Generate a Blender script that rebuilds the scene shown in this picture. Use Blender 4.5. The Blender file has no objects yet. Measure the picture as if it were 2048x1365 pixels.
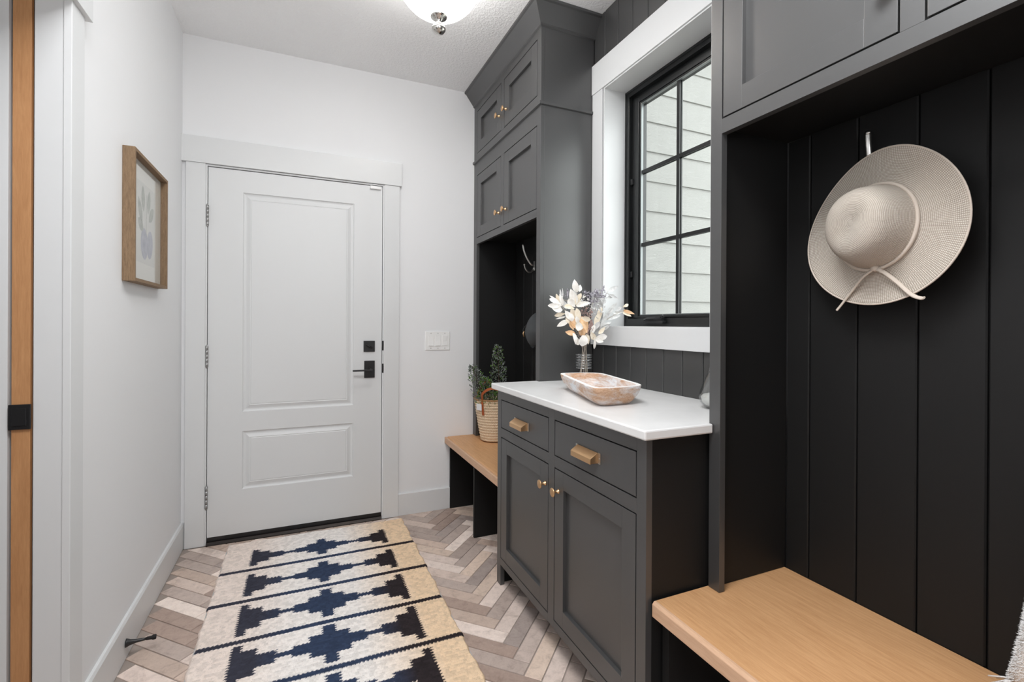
import bpy, bmesh, math, random
import numpy as np
from mathutils import Vector, Matrix

rnd = random.Random(7)
scene = bpy.context.scene
COL = scene.collection

# ------------------------------------------------------------------ camera
cam_d = bpy.data.cameras.new('camera'); cam = bpy.data.objects.new('camera', cam_d); COL.objects.link(cam)
cam_d.sensor_fit = 'HORIZONTAL'; cam_d.sensor_width = 36.0
cam_d.lens = 957.49 * 36.0 / 2048.0
cam_d.shift_y = -(682.5 - 650.42) / 2048.0
cam_d.clip_start = 0.02
def cam_matrix(yaw, pitch, roll):
    r = Vector((math.cos(yaw), -math.sin(yaw), 0)); f = Vector((math.sin(yaw), math.cos(yaw), 0)); d = Vector((0, 0, -1))
    f2 = math.cos(pitch) * f - math.sin(pitch) * d
    d2 = math.cos(pitch) * d + math.sin(pitch) * f
    r3 = math.cos(roll) * r + math.sin(roll) * d2
    d3 = -math.sin(roll) * r + math.cos(roll) * d2
    m = Matrix((r3, -d3, -f2)).transposed().to_4x4()
    m.translation = Vector((0, 0, 1.205))
    return m
cam.matrix_world = cam_matrix(0.41459, -0.001276, -0.0053805)
scene.camera = cam

# ------------------------------------------------------------------ world, lights, exposure
world = bpy.data.worlds.new('overcast_sky'); scene.world = world; world.use_nodes = True
bg = world.node_tree.nodes['Background']
bg.inputs[0].default_value = (0.975, 0.99, 1.0, 1); bg.inputs[1].default_value = 5.4
def area_light(name, loc, rot, sx, sy, power, color=(1, 1, 1)):
    l = bpy.data.lights.new(name, 'AREA'); l.shape = 'RECTANGLE'; l.size = sx; l.size_y = sy
    l.energy = power; l.color = color
    o = bpy.data.objects.new(name, l); COL.objects.link(o); o.location = loc; o.rotation_euler = rot
    return o
# fill light added in the hall, shining in through the pocket-door opening
area_light('hall_fill', (-1.9, 0.9, 1.5), (0, math.radians(-90), 0), 1.8, 1.6, 2, (0.96, 0.98, 1.0))
# fill light added behind the viewpoint, bouncing off left wall and ceiling
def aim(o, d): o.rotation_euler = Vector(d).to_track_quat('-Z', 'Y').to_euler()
fl_ = area_light('bounce_fill', (0.55, -0.45, 1.7), (0, 0, 0), 0.6, 0.5, 22, (0.97, 0.985, 1.0)); aim(fl_, (-.35, .38, .86))
# unseen area light added overhead to brighten floor and seats
area_light('overhead_fill', (0.05, 0.45, 2.73), (0, 0, 0), 0.8, 0.8, 39, (0.98, 0.99, 1.0))
GLOBE_STRENGTH = 9.5
BULB_POWER = 10.0
vs = scene.view_settings
vs.view_transform = 'Standard'; vs.look = 'None'; vs.exposure = 0.0; vs.gamma = 1.0; vs.use_curve_mapping = False
scene.display_settings.display_device = 'sRGB'
scene.cycles.max_bounces = 12; scene.cycles.diffuse_bounces = 8; scene.cycles.glossy_bounces = 5
scene.cycles.transmission_bounces = 10; scene.cycles.transparent_max_bounces = 16
scene.cycles.sample_clamp_indirect = 6.0
scene.cycles.caustics_reflective = False; scene.cycles.caustics_refractive = False
try:
    scene.cycles.use_denoising = True
except Exception:
    pass

# ------------------------------------------------------------------ materials
def srgb(r, g, b):
    def c(v):
        v /= 255.0
        return v / 12.92 if v <= 0.04045 else ((v + 0.055) / 1.055) ** 2.4
    return (c(r), c(g), c(b), 1)
class NT:
    def __init__(s, name):
        s.m = bpy.data.materials.new(name); s.m.use_nodes = True
        s.t = s.m.node_tree; s.b = s.t.nodes['Principled BSDF']
    def n(s, typ, **kw):
        nd = s.t.nodes.new(typ)
        for k, v in kw.items():
            if k.startswith('i_'):
                key = k[2:]
                nd.inputs[int(key) if key.isdigit() else key.replace('_', ' ')].default_value = v
            else: setattr(nd, k, v)
        return nd
    def l(s, a, b): s.t.links.new(a, b)
    def coords(s, kind='Position', scale=(1, 1, 1), rot=(0, 0, 0)):
        if kind == 'Position': src = s.n('ShaderNodeNewGeometry').outputs['Position']
        else: src = s.n('ShaderNodeTexCoord').outputs[kind]
        mp = s.n('ShaderNodeMapping'); mp.inputs['Scale'].default_value = scale; mp.inputs['Rotation'].default_value = rot
        s.l(src, mp.inputs[0]); return mp.outputs[0]
    def noise(s, vec, scale=5, detail=4, rough=.5, dist=0):
        nd = s.n('ShaderNodeTexNoise'); nd.inputs['Scale'].default_value = scale; nd.inputs['Detail'].default_value = detail
        nd.inputs['Roughness'].default_value = rough; nd.inputs['Distortion'].default_value = dist
        if vec: s.l(vec, nd.inputs['Vector'])
        return nd.outputs['Fac']
    def ramp(s, fac, stops):
        nd = s.n('ShaderNodeValToRGB'); e = nd.color_ramp.elements
        while len(e) < len(stops): e.new(0.5)
        for i, (p, c) in enumerate(stops): e[i].position = p; e[i].color = c
        s.l(fac, nd.inputs[0]); return nd.outputs[0]
    def mix(s, fac, a, b, blend='MIX'):
        nd = s.n('ShaderNodeMix', data_type='RGBA', blend_type=blend)
        if isinstance(fac, (int, float)): nd.inputs[0].default_value = fac
        else: s.l(fac, nd.inputs[0])
        for v, i in ((a, 6), (b, 7)):
            if isinstance(v, tuple): nd.inputs[i].default_value = v
            else: s.l(v, nd.inputs[i])
        return nd.outputs[2]
    def bump(s, h, strength=.2, dist=.002):
        nd = s.n('ShaderNodeBump'); nd.inputs['Strength'].default_value = strength; nd.inputs['Distance'].default_value = dist
        s.l(h, nd.inputs['Height']); s.l(nd.outputs[0], s.b.inputs['Normal']); return nd
def simple(name, col, rough=.5, metal=0, spec=.5, bump=None):
    m = NT(name); m.b.inputs['Base Color'].default_value = col; m.b.inputs['Roughness'].default_value = rough
    m.b.inputs['Metallic'].default_value = metal; m.b.inputs['Specular IOR Level'].default_value = spec
    if bump:
        m.bump(m.noise(m.coords(), bump[0], 3), bump[1], bump[2])
    return m.m
WALL = simple('white_wall_paint', (0.81, 0.815, 0.825, 1), .75, spec=.3, bump=(260, .08, .001))
CEIL_ = NT('white_textured_ceiling')
CEIL_.b.inputs['Base Color'].default_value = (0.90, 0.905, 0.91, 1); CEIL_.b.inputs['Roughness'].default_value = .9
CEIL_.bump(CEIL_.ramp(CEIL_.noise(CEIL_.coords(), 75, 5, .6, .4), [(.42, (0, 0, 0, 1)), (.62, (1, 1, 1, 1))]), .42, .004)
CEIL = CEIL_.m
TRIM = simple('white_satin_trim', (0.70, 0.71, 0.715, 1), .38, spec=.45)
DOORW = simple('white_door_paint', (0.71, 0.72, 0.725, 1), .42, spec=.45, bump=(500, .03, .0005))
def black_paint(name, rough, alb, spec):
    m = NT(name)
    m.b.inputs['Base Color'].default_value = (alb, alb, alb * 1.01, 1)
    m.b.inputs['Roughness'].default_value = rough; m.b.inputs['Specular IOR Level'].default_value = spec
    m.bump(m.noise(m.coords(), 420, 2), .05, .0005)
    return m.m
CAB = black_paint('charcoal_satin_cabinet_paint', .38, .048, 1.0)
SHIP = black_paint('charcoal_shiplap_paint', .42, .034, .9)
CABSHADE = black_paint('shaded_cabinet_paint', .55, .010, .28)  # darker copy of the cabinet paint; shade of niches and side panels painted in
BLK = simple('black_metal', (0.012, 0.012, 0.013, 1), .35, 0, .5)
WINBLK = simple('black_window_frame', (0.010, 0.011, 0.0115, 1), .32, 0, .5)
VOID = simple('dark_cavity', (0.006, 0.006, 0.006, 1), .9)  # near-black, also used to paint shade into the cabinet gaps
BRASS = simple('brushed_brass', srgb(222, 182, 138), .30, 1.0)
NICK = simple('satin_nickel', (0.55, 0.54, 0.52, 1), .28, 1.0)
CHROME = simple('antique_silver', (0.62, 0.60, 0.57, 1), .16, 1.0)
HINGE = simple('brushed_steel_hinge', (0.42, 0.42, 0.42, 1), .4, .8)
PLAS = simple('white_plastic', (0.88, 0.88, 0.87, 1), .3)
QUARTZ_ = NT('white_quartz')
QUARTZ_.b.inputs['Roughness'].default_value = .28
QUARTZ_.l(QUARTZ_.ramp(QUARTZ_.noise(QUARTZ_.coords(), 9, 6, .6, .8), [(.3, (0.73, 0.73, 0.725, 1)), (.7, (0.79, 0.79, 0.79, 1))]), QUARTZ_.b.inputs['Base Color'])
QUARTZ = QUARTZ_.m
def wood(name, c1, c2, scale=(1, 1, 1), rough=.5, wave=18, bump=.15, nz=1.0):
    m = NT(name); v = m.coords('Position', scale)
    a = m.noise(v, wave, 6, .62, .6)
    b = m.noise(v, wave * 5, 3, .6)
    c = m.mix(.35, m.ramp(a, [(.30, c1), (.70, c2)]), m.ramp(b, [(.3, c1), (.7, c2)]))
    m.l(c, m.b.inputs['Base Color']); m.b.inputs['Roughness'].default_value = rough
    m.b.inputs['Specular IOR Level'].default_value = .4
    m.bump(b, bump, .0006)
    return m.m
OAK = wood('oak_seat_wood', srgb(190, 141, 96), srgb(219, 172, 126), (9, .55, 9), .45, 14)
OAKEDGE = wood('oak_edge_wood', srgb(196, 155, 124), srgb(218, 182, 152), (9, .8, 9), .5, 12)
POCKETW = wood('raw_door_edge_wood', srgb(172, 122, 80), srgb(198, 148, 102), (6, 6, .6), .55, 12)
FRAMEW = wood('weathered_frame_wood', srgb(104, 82, 60), srgb(152, 126, 98), (14, 14, 1.2), .7, 22, .5)
# whitewashed bowl wood
b_ = NT('whitewashed_bowl_wood'); v = b_.coords('Position', (12, 3.0, 40), (0, 0, .25))
fac = b_.ramp(b_.noise(b_.coords('Position', (2.6, 1.6, 6)), 3.4, 5, .65, .5), [(.42, (0, 0, 0, 1)), (.62, (1, 1, 1, 1))])
wd = b_.ramp(b_.noise(v, 9, 6, .7, .8), [(.22, srgb(128, 86, 58)), (.42, srgb(180, 140, 110)), (.62, srgb(204, 170, 142)), (.8, srgb(226, 210, 196))])
b_.l(b_.mix(fac, wd, b_.ramp(b_.noise(v, 12, 4), [(.3, srgb(205, 208, 214)), (.7, srgb(235, 235, 236))])), b_.b.inputs['Base Color'])
b_.b.inputs['Roughness'].default_value = .65; b_.bump(b_.noise(v, 16, 4), .4, .001)
BOWLW = b_.m
BOWLRIM = simple('whitewashed_rim', srgb(232, 231, 230), .6)
# floor tiles: tint from a per-tile colour attribute, stone mottling on top
t_ = NT('brick_tile'); at = t_.n('ShaderNodeVertexColor', layer_name='tint')
p = t_.coords()
n1 = t_.noise(p, 26, 8, .68, .6); n2 = t_.noise(p, 130, 4, .6)
base = t_.mix(1.0, at.outputs[0], t_.ramp(n1, [(.28, (.74, .72, .71, 1)), (.48, (1.0, .99, .99, 1)), (.72, (1.12, 1.12, 1.12, 1))]), 'MULTIPLY')
base = t_.mix(.5, base, t_.ramp(n2, [(.3, (.82, .80, .80, 1)), (.5, (1, 1, 1, 1))]), 'MULTIPLY')
pit = t_.ramp(t_.noise(p, 60, 6, .8, 1.0), [(.66, (0, 0, 0, 1)), (.72, (1, 1, 1, 1))])
pa = t_.n('ShaderNodeSeparateColor'); t_.l(pit, pa.inputs[0])
base = t_.mix(pa.outputs[0], base, (.60, .55, .52, 1))
st_ = t_.ramp(t_.noise(p, 3.2, 5, .7, .8), [(.56, (1, 1, 1, 1)), (.70, (.66, .62, .60, 1))])
base = t_.mix(1.0, base, st_, 'MULTIPLY')
t_.l(base, t_.b.inputs['Base Color']); t_.b.inputs['Roughness'].default_value = .5; t_.b.inputs['Specular IOR Level'].default_value = .45
t_.bump(n1, .35, .002); TILE = t_.m
GROUT = simple('grey_beige_grout', srgb(158, 146, 138), .9, bump=(300, .3, .001))
# woven rug: attribute colour with fleck
r_ = NT('woven_jute'); at = r_.n('ShaderNodeVertexColor', layer_name='dye_and_light_tint'); p = r_.coords()
fl = r_.noise(p, 330, 3, .6); fl2 = r_.noise(p, 90, 4, .6)
c = r_.mix(1.0, at.outputs[0], r_.ramp(fl, [(.30, (.66, .60, .55, 1)), (.42, (1, 1, 1, 1))]), 'MULTIPLY')
c = r_.mix(1.0, c, r_.ramp(fl2, [(.3, (.96, .95, .94, 1)), (.55, (1.03, 1.03, 1.03, 1))]), 'MULTIPLY')
r_.l(c, r_.b.inputs['Base Color']); r_.b.inputs['Roughness'].default_value = .95; r_.b.inputs['Specular IOR Level'].default_value = .1
r_.bump(fl, .5, .0015); RUG = r_.m
# hat straw weave
h_ = NT('woven_paper_straw'); uv = h_.n('ShaderNodeUVMap'); mp = h_.n('ShaderNodeMapping'); h_.l(uv.outputs[0], mp.inputs[0])
ck = h_.n('ShaderNodeTexWave', wave_type='BANDS', bands_direction='Y'); ck.inputs['Scale'].default_value = 26.0; ck.inputs['Distortion'].default_value = 0.0
h_.l(mp.outputs[0], ck.inputs[0])
ck2 = h_.n('ShaderNodeTexWave', wave_type='BANDS', bands_direction='X'); ck2.inputs['Scale'].default_value = 52.0; h_.l(mp.outputs[0], ck2.inputs[0])
mm = h_.n('ShaderNodeMath', operation='MULTIPLY'); h_.l(ck.outputs['Fac'], mm.inputs[0]); h_.l(ck2.outputs['Fac'], mm.inputs[1])
h_.l(h_.ramp(mm.outputs[0], [(.0, srgb(160, 149, 137)), (.28, srgb(205, 196, 185)), (1, srgb(228, 221, 212))]), h_.b.inputs['Base Color'])
h_.b.inputs['Roughness'].default_value = .85; h_.b.inputs['Specular IOR Level'].default_value = .2
h_.bump(mm.outputs[0], .6, .0014); STRAWHAT = h_.m
HATBAND = simple('hat_band_braid', srgb(208, 196, 184), .85, spec=.2, bump=(900, .6, .001))
# basket weave
k_ = NT('palm_basket_weave'); uv = k_.n('ShaderNodeUVMap')
w1 = k_.n('ShaderNodeTexWave', wave_type='BANDS', bands_direction='DIAGONAL'); w1.inputs['Scale'].default_value = 3.4; w1.inputs['Distortion'].default_value = 2.2; w1.inputs['Detail Scale'].default_value = 3.0
k_.l(uv.outputs[0], w1.inputs[0])
k_.l(k_.ramp(w1.outputs['Fac'], [(.0, srgb(158, 120, 82)), (.30, srgb(236, 206, 170)), (1, srgb(252, 238, 212))]), k_.b.inputs['Base Color'])
k_.b.inputs['Roughness'].default_value = .8; k_.bump(w1.outputs['Fac'], .6, .003); BASK = k_.m
LEATHER = simple('tan_leather', srgb(172, 88, 42), .5, bump=(250, .2, .001))
CLOTHTAG = simple('white_cloth_tag', srgb(225, 226, 228), .9)
def leafm(name, c1, c2, scale=60, rough=.7):
    m = NT(name); m.l(m.ramp(m.noise(m.coords(), scale, 3), [(.3, c1), (.7, c2)]), m.b.inputs['Base Color'])
    m.b.inputs['Roughness'].default_value = rough; m.b.inputs['Specular IOR Level'].default_value = .25
    return m.m
L_WHITE = leafm('bleached_leaf', srgb(228, 224, 216), srgb(248, 246, 242))
L_CREAM = leafm('cream_leaf', srgb(222, 208, 184), srgb(242, 234, 218))
L_TAN = leafm('tan_leaf', srgb(214, 168, 122), srgb(236, 204, 168))
L_GREY = leafm('grey_lavender_leaf', srgb(120, 116, 124), srgb(206, 203, 212), 120)
L_SILV = leafm('silver_leaf', srgb(190, 190, 190), srgb(226, 226, 224))
L_MAUVE = leafm('mauve_dried_bloom', srgb(150, 126, 122), srgb(198, 172, 164), 120)
STEMM = simple('pale_dry_stem', srgb(178, 168, 156), .7)
G_GREEN = leafm('evergreen_leaf', srgb(48, 82, 32), srgb(122, 160, 78), 90, .5)
G_GREY = leafm('frosted_evergreen_leaf', srgb(62, 70, 64), srgb(160, 166, 162), 90, .6)
BARK = simple('brown_twig', srgb(70, 52, 38), .8)
SOIL = simple('dark_soil', srgb(40, 32, 26), .95)
WAX = simple('white_wax', srgb(238, 236, 232), .5)
def glassm(name, tint=(1, 1, 1, 1), ior=1.45, thin=True, rough=0.0):
    m = bpy.data.materials.new(name); m.use_nodes = True; t = m.node_tree; t.nodes.clear()
    out = t.nodes.new('ShaderNodeOutputMaterial')
    if thin:
        tr = t.nodes.new('ShaderNodeBsdfTransparent'); tr.inputs[0].default_value = tint
        gl = t.nodes.new('ShaderNodeBsdfGlossy'); gl.inputs['Roughness'].default_value = rough
        lw = t.nodes.new('ShaderNodeLayerWeight'); lw.inputs[0].default_value = .5      # Schlick fresnel, same from both sides
        pw = t.nodes.new('ShaderNodeMath'); pw.operation = 'POWER'; pw.inputs[1].default_value = 5; t.links.new(lw.outputs['Facing'], pw.inputs[0])
        f0 = ((ior - 1) / (ior + 1)) ** 2
        ma = t.nodes.new('ShaderNodeMath'); ma.operation = 'MULTIPLY_ADD'; ma.inputs[1].default_value = (1 - f0) * .6; ma.inputs[2].default_value = f0; t.links.new(pw.outputs[0], ma.inputs[0])
        mx = t.nodes.new('ShaderNodeMixShader'); t.links.new(ma.outputs[0], mx.inputs[0])
        t.links.new(tr.outputs[0], mx.inputs[1]); t.links.new(gl.outputs[0], mx.inputs[2]); t.links.new(mx.outputs[0], out.inputs[0])
    else:
        g = t.nodes.new('ShaderNodeBsdfGlass'); g.inputs['IOR'].default_value = ior; g.inputs['Color'].default_value = tint
        g.inputs['Roughness'].default_value = rough; t.links.new(g.outputs[0], out.inputs[0])
    return m
PANE = glassm('window_glass', (.95, .97, .96, 1), 1.25)
PICGLASS = glassm('picture_glass', (1, 1, 1, 1), 1.9)
VASEG = glassm('clear_vase_glass', (.98, .99, .995, 1), 1.6, True, .0)
RIBG = glassm('thick_glass_rib', (.90, .92, .93, 1), 3.4, True, .05)
SEEDG = glassm('seeded_hand_blown_glass', (.93, .94, .94, 1), 2.1, True, .12)
globe_m = bpy.data.materials.new('lit_opal_glass'); globe_m.use_nodes = True
gt = globe_m.node_tree; gb = gt.nodes['Principled BSDF']; gb.inputs['Base Color'].default_value = (.9, .89, .87, 1)
gb.inputs['Emission Color'].default_value = (1.0, 0.985, 0.955, 1); gb.inputs['Emission Strength'].default_value = GLOBE_STRENGTH
gtr = gt.nodes.new('ShaderNodeBsdfTransparent'); gmx = gt.nodes.new('ShaderNodeMixShader'); gmx.inputs[0].default_value = .5
gt.links.new(gb.outputs[0], gmx.inputs[1]); gt.links.new(gtr.outputs[0], gmx.inputs[2]); gt.links.new(gmx.outputs[0], gt.nodes['Material Output'].inputs[0])
MATB = simple('picture_mat_board', srgb(236, 235, 228), .9)
PAPER = simple('print_paper', srgb(222, 222, 216), .9)
PLUM = leafm('printed_plum_wash', srgb(160, 163, 180), srgb(188, 190, 202), 40, .9)
PLEAF = leafm('printed_leaf_wash', srgb(160, 166, 156), srgb(190, 194, 184), 50, .9)
s_ = NT('fibre_cement_siding'); s_.b.inputs['Base Color'].default_value = srgb(158, 158, 155); s_.b.inputs['Roughness'].default_value = .75
s_.bump(s_.ramp(s_.noise(s_.coords('Position', (1.2, 1, 9)), 13, 5, .6, 2.6), [(.40, (0, 0, 0, 1)), (.5, (1, 1, 1, 1)), (.60, (0, 0, 0, 1))]), .5, .004); SIDING = s_.m
GROUND = simple('outside_gravel', srgb(150, 148, 142), .95, bump=(40, .5, .02))
CAPF = simple('heather_grey_cap_cloth', srgb(76, 78, 80), .95, bump=(600, .5, .002))
FUR = simple('white_plush_fabric', srgb(226, 226, 226), .95, bump=(400, .8, .003))

# ------------------------------------------------------------------ mesh helpers
def nb(): return bmesh.new()
def box(bm, x0, x1, y0, y1, z0, z1):
    if x0 > x1: x0, x1 = x1, x0
    if y0 > y1: y0, y1 = y1, y0
    if z0 > z1: z0, z1 = z1, z0
    vs_ = [bm.verts.new(c) for c in ((x0, y0, z0), (x1, y0, z0), (x1, y1, z0), (x0, y1, z0), (x0, y0, z1), (x1, y0, z1), (x1, y1, z1), (x0, y1, z1))]
    for f in ((3, 2, 1, 0), (4, 5, 6, 7), (0, 1, 5, 4), (1, 2, 6, 5), (2, 3, 7, 6), (3, 0, 4, 7)):
        bm.faces.new([vs_[i] for i in f])
    return bm
def B(*a):
    bm = nb(); box(bm, *a); return bm
def prism(bm, pts, axis, a0, a1):
    """polygon pts (2D) extruded along axis 0/1/2 from a0 to a1"""
    def mk(p, a):
        c = [p[0], p[1]]; c.insert(axis, a); return bm.verts.new(c)
    A = [mk(p, a0) for p in pts]; Bv = [mk(p, a1) for p in pts]; n = len(pts)
    bm.faces.new(A); bm.faces.new(Bv[::-1])
    for i in range(n): bm.faces.new((A[i], Bv[i], Bv[(i + 1) % n], A[(i + 1) % n]))
    return bm
def lathe(bm, prof, c, ax=(0, 0, 1), seg=24, cap=True, sx=1, sy=1, uv=False):
    """prof list (r, h) revolved about axis ax through c"""
    ax = Vector(ax).normalized(); q = Vector((0, 0, 1)).rotation_difference(ax); c = Vector(c); rings = []
    for r, h in prof:
        rings.append([bm.verts.new(c + q @ Vector((r * sx * math.cos(2 * math.pi * k / seg), r * sy * math.sin(2 * math.pi * k / seg), h))) for k in range(seg)])
    lay = bm.loops.layers.uv.verify() if uv else None
    for i in range(len(rings) - 1):
        for k in range(seg):
            f = bm.faces.new((rings[i][k], rings[i][(k + 1) % seg], rings[i + 1][(k + 1) % seg], rings[i + 1][k])); f.smooth = True
            if uv:
                for lp, (uu, vv) in zip(f.loops, ((k, i), (k + 1, i), (k + 1, i + 1), (k, i + 1))):
                    lp[lay].uv = (uu / seg * uv[0], vv / (len(rings) - 1) * uv[1])
    if cap:
        if prof[0][0] > 1e-6: bm.faces.new(rings[0][::-1])
        if prof[-1][0] > 1e-6: bm.faces.new(rings[-1])
    return bm
def tube(bm, pts, rad, seg=8, flat=1.0, closed=False):
    pts = [Vector(p) for p in pts]; n = len(pts)
    if not hasattr(rad, '__len__'): rad = [rad] * n
    rings = []; up = None
    for i, p in enumerate(pts):
        if closed: d = (pts[(i + 1) % n] - pts[i - 1]).normalized()
        else: d = (pts[min(i + 1, n - 1)] - pts[max(i - 1, 0)]).normalized()
        if up is None: up = d.orthogonal().normalized()
        up = (up - up.dot(d) * d)
        if up.length < 1e-6: up = d.orthogonal()
        up.normalize(); s = d.cross(up)
        rings.append([bm.verts.new(p + rad[i] * (math.cos(2 * math.pi * k / seg) * up + flat * math.sin(2 * math.pi * k / seg) * s)) for k in range(seg)])
    m = n if closed else n - 1
    for i in range(m):
        a = rings[i]; b = rings[(i + 1) % n]
        for k in range(seg):
            f = bm.faces.new((a[k], a[(k + 1) % seg], b[(k + 1) % seg], b[k])); f.smooth = True
    if not closed: bm.faces.new(rings[0][::-1]); bm.faces.new(rings[-1])
    return bm
def curve_pts(cps, n=12):
    """Catmull-Rom through control points"""
    P = [Vector(c) for c in cps]; P = [2 * P[0] - P[1]] + P + [2 * P[-1] - P[-2]]; out = []
    for i in range(1, len(P) - 2):
        for k in range(n):
            t = k / n
            out.append(0.5 * ((2 * P[i]) + (-P[i - 1] + P[i + 1]) * t + (2 * P[i - 1] - 5 * P[i] + 4 * P[i + 1] - P[i + 2]) * t * t + (-P[i - 1] + 3 * P[i] - 3 * P[i + 1] + P[i + 2]) * t ** 3))
    out.append(P[-2]); return out
def org(parent):
    o = Vector((0, 0, 0))
    while parent is not None:
        o += parent.location; parent = parent.parent
    return o
def obj(name, bm, mat, parent=None, bevel=0, label=None, stuff=False, smooth=False, origin=None):
    """link a bmesh given in world coordinates as ONE object"""
    bmesh.ops.recalc_face_normals(bm, faces=bm.faces)
    me = bpy.data.meshes.new(name); 
    if smooth:
        for f in bm.faces: f.smooth = True
    cs = [v.co for v in bm.verts]
    if parent is None:
        if origin is None:
            lo = Vector([min(c[i] for c in cs) for i in range(3)]); hi = Vector([max(c[i] for c in cs) for i in range(3)])
            origin = Vector(((lo.x + hi.x) / 2, (lo.y + hi.y) / 2, lo.z))
        off = Vector(origin)
    else: off = org(parent)
    bmesh.ops.translate(bm, verts=bm.verts, vec=-off)
    bm.to_mesh(me); bm.free()
    if isinstance(mat, (list, tuple)):
        for m in mat: me.materials.append(m)
    else: me.materials.append(mat)
    o = bpy.data.objects.new(name, me); COL.objects.link(o)
    if parent is None: o.location = off
    else: o.parent = parent
    if bevel:
        md = o.modifiers.new('edge', 'BEVEL'); md.width = bevel; md.segments = 2; md.limit_method = 'ANGLE'; md.angle_limit = math.radians(40)
    if label: o['label'] = label
    if stuff: o['kind'] = 'stuff'
    return o
def thing(name, loc, label, cat, group=None):
    o = bpy.data.objects.new(name, None); COL.objects.link(o); o.location = loc; o.empty_display_size = .05
    o['label'] = label; o['category'] = cat
    if group: o['group'] = group
    return o
def tag(o, label, cat, group=None):
    o['label'] = label; o['category'] = cat
    if group: o['group'] = group
    return o
def struct(o, label=None):
    o['kind'] = 'structure'
    if label: o['label'] = label
    return o
def ring(bm, axis, o0, o1, p0, p1, i0, i1, q0, q1, a0, a1):
    """rectangular ring: outer [o0,o1]x[p0,p1], inner [i0,i1]x[q0,q1], extruded a0..a1 along axis"""
    def bb(u0, u1, v0, v1):
        c = [(u0, u1), (v0, v1)]; c.insert(axis, (a0, a1)); box(bm, *c[0], *c[1], *c[2])
    bb(o0, i0, p0, p1); bb(i1, o1, p0, p1); bb(i0, i1, p0, q0); bb(i0, i1, q1, p1)
    return bm

# ------------------------------------------------------------------ dimensions (metres)
XL, XR, YF, YB, ZC = -0.583, 1.357, 3.04, -1.6, 2.745
XH = -2.0

# ================================================================== STRUCTURE
# ---- floor: grout bed + herringbone tiles
floor = struct(obj('floor', B(XH - .1, 1.6, YB - .1, YF + .2, -.12, -.003), GROUT), 'floor of small clay bricks laid in a herringbone')
bT = 0.0646
def clip(poly, x0, x1, y0, y1):
    for ax, lim, sg in ((0, x0, 1), (0, x1, -1), (1, y0, 1), (1, y1, -1)):
        out = []
        for i in range(len(poly)):
            a, b = poly[i], poly[(i + 1) % len(poly)]
            da, db = sg * (a[ax] - lim), sg * (b[ax] - lim)
            if da >= 0: out.append(a)
            if (da >= 0) != (db >= 0):
                t = da / (da - db); out.append((a[0] + t * (b[0] - a[0]), a[1] + t * (b[1] - a[1])))
        poly = out
        if len(poly) < 3: return None
    return poly
def poly_area(p): return abs(sum(p[i][0] * p[(i + 1) % len(p)][1] - p[(i + 1) % len(p)][0] * p[i][1] for i in range(len(p)))) / 2
PAL = [srgb(*c) for c in ((196, 181, 172), (204, 190, 181), (186, 170, 160), (160, 146, 138), (150, 138, 132), (176, 158, 146), (210, 197, 188), (148, 130, 120), (190, 172, 158), (168, 154, 146))]
single, rest = [], []
rt2 = math.sqrt(.5)
def to_w(p, q): return (-0.5755 + bT * (p + q) * rt2, 0.020 + bT * (q - p) * rt2)
jt = .0045 / 2 / bT
for P in range(-90, 91):
    for Q in range(-90, 91):
        d = (P + Q) % 8
        if d == 0: q4 = (P + jt, P + 4 - jt, Q + jt, Q + 1 - jt)
        elif d == 4: q4 = (P + jt, P + 1 - jt, Q + jt, Q + 4 - jt)
        else: continue
        poly = [to_w(q4[0], q4[2]), to_w(q4[1], q4[2]), to_w(q4[1], q4[3]), to_w(q4[0], q4[3])]
        cx_ = sum(a for a, _ in poly) / 4; cy_ = sum(b for _, b in poly) / 4
        if cx_ < XH - .3 or cx_ > 1.6 or cy_ < YB - .3 or cy_ > YF + .3: continue
        hall = cx_ < XL - .09 and cy_ < 1.7
        pc = clip(poly, XL + .001, XR - .002, YB, YF - .028 if abs(cx_) < .47 else YF - .001)
        if cx_ < XL or (cx_ < XL + .12 and cy_ < 1.6 and cy_ > .9): pc = clip(poly, XH, XL + .3 if .9 < cy_ < 1.6 else XL - .17, YB, 1.6)
        if not pc or poly_area(pc) < 2e-4: continue
        tone = PAL[rnd.randrange(len(PAL))]; k = rnd.uniform(1.28, 1.52)
        tone = tuple(c * k for c in tone[:3]) + (1,)
        dz = rnd.uniform(-.0006, .0)
        inrug = all(-.34 < a < .56 and 1.0 < b < 2.95 for a, b in pc)
        tgt = single if (cy_ > 1.18 and cx_ > XL and not inrug and not (cx_ > 1.0 and cy_ < 2.0)) else rest
        tgt.append((pc, tone, dz))
def tile_geo(polys):
    V, F, C = [], [], []
    for pc, tone, dz in polys:
        n = len(pc); mx = sum(a for a, _ in pc) / n; my = sum(b for _, b in pc) / n; b0 = len(V)
        for a, b in pc: V.append((a, b, -.005)); C.append(tone)
        for a, b in pc: V.append((a, b, -.0016 + dz)); C.append(tone)
        for a, b in pc:
            l = math.hypot(a - mx, b - my) or 1; s = .0016 / l
            V.append((a - (a - mx) * s, b - (b - my) * s, dz)); C.append(tone)
        for i in range(n):
            j = (i + 1) % n
            F.append((b0 + i, b0 + j, b0 + n + j, b0 + n + i)); F.append((b0 + n + i, b0 + n + j, b0 + 2 * n + j, b0 + 2 * n + i))
        F.append(tuple(b0 + 2 * n + i for i in range(n)))
    return V, F, C
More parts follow.
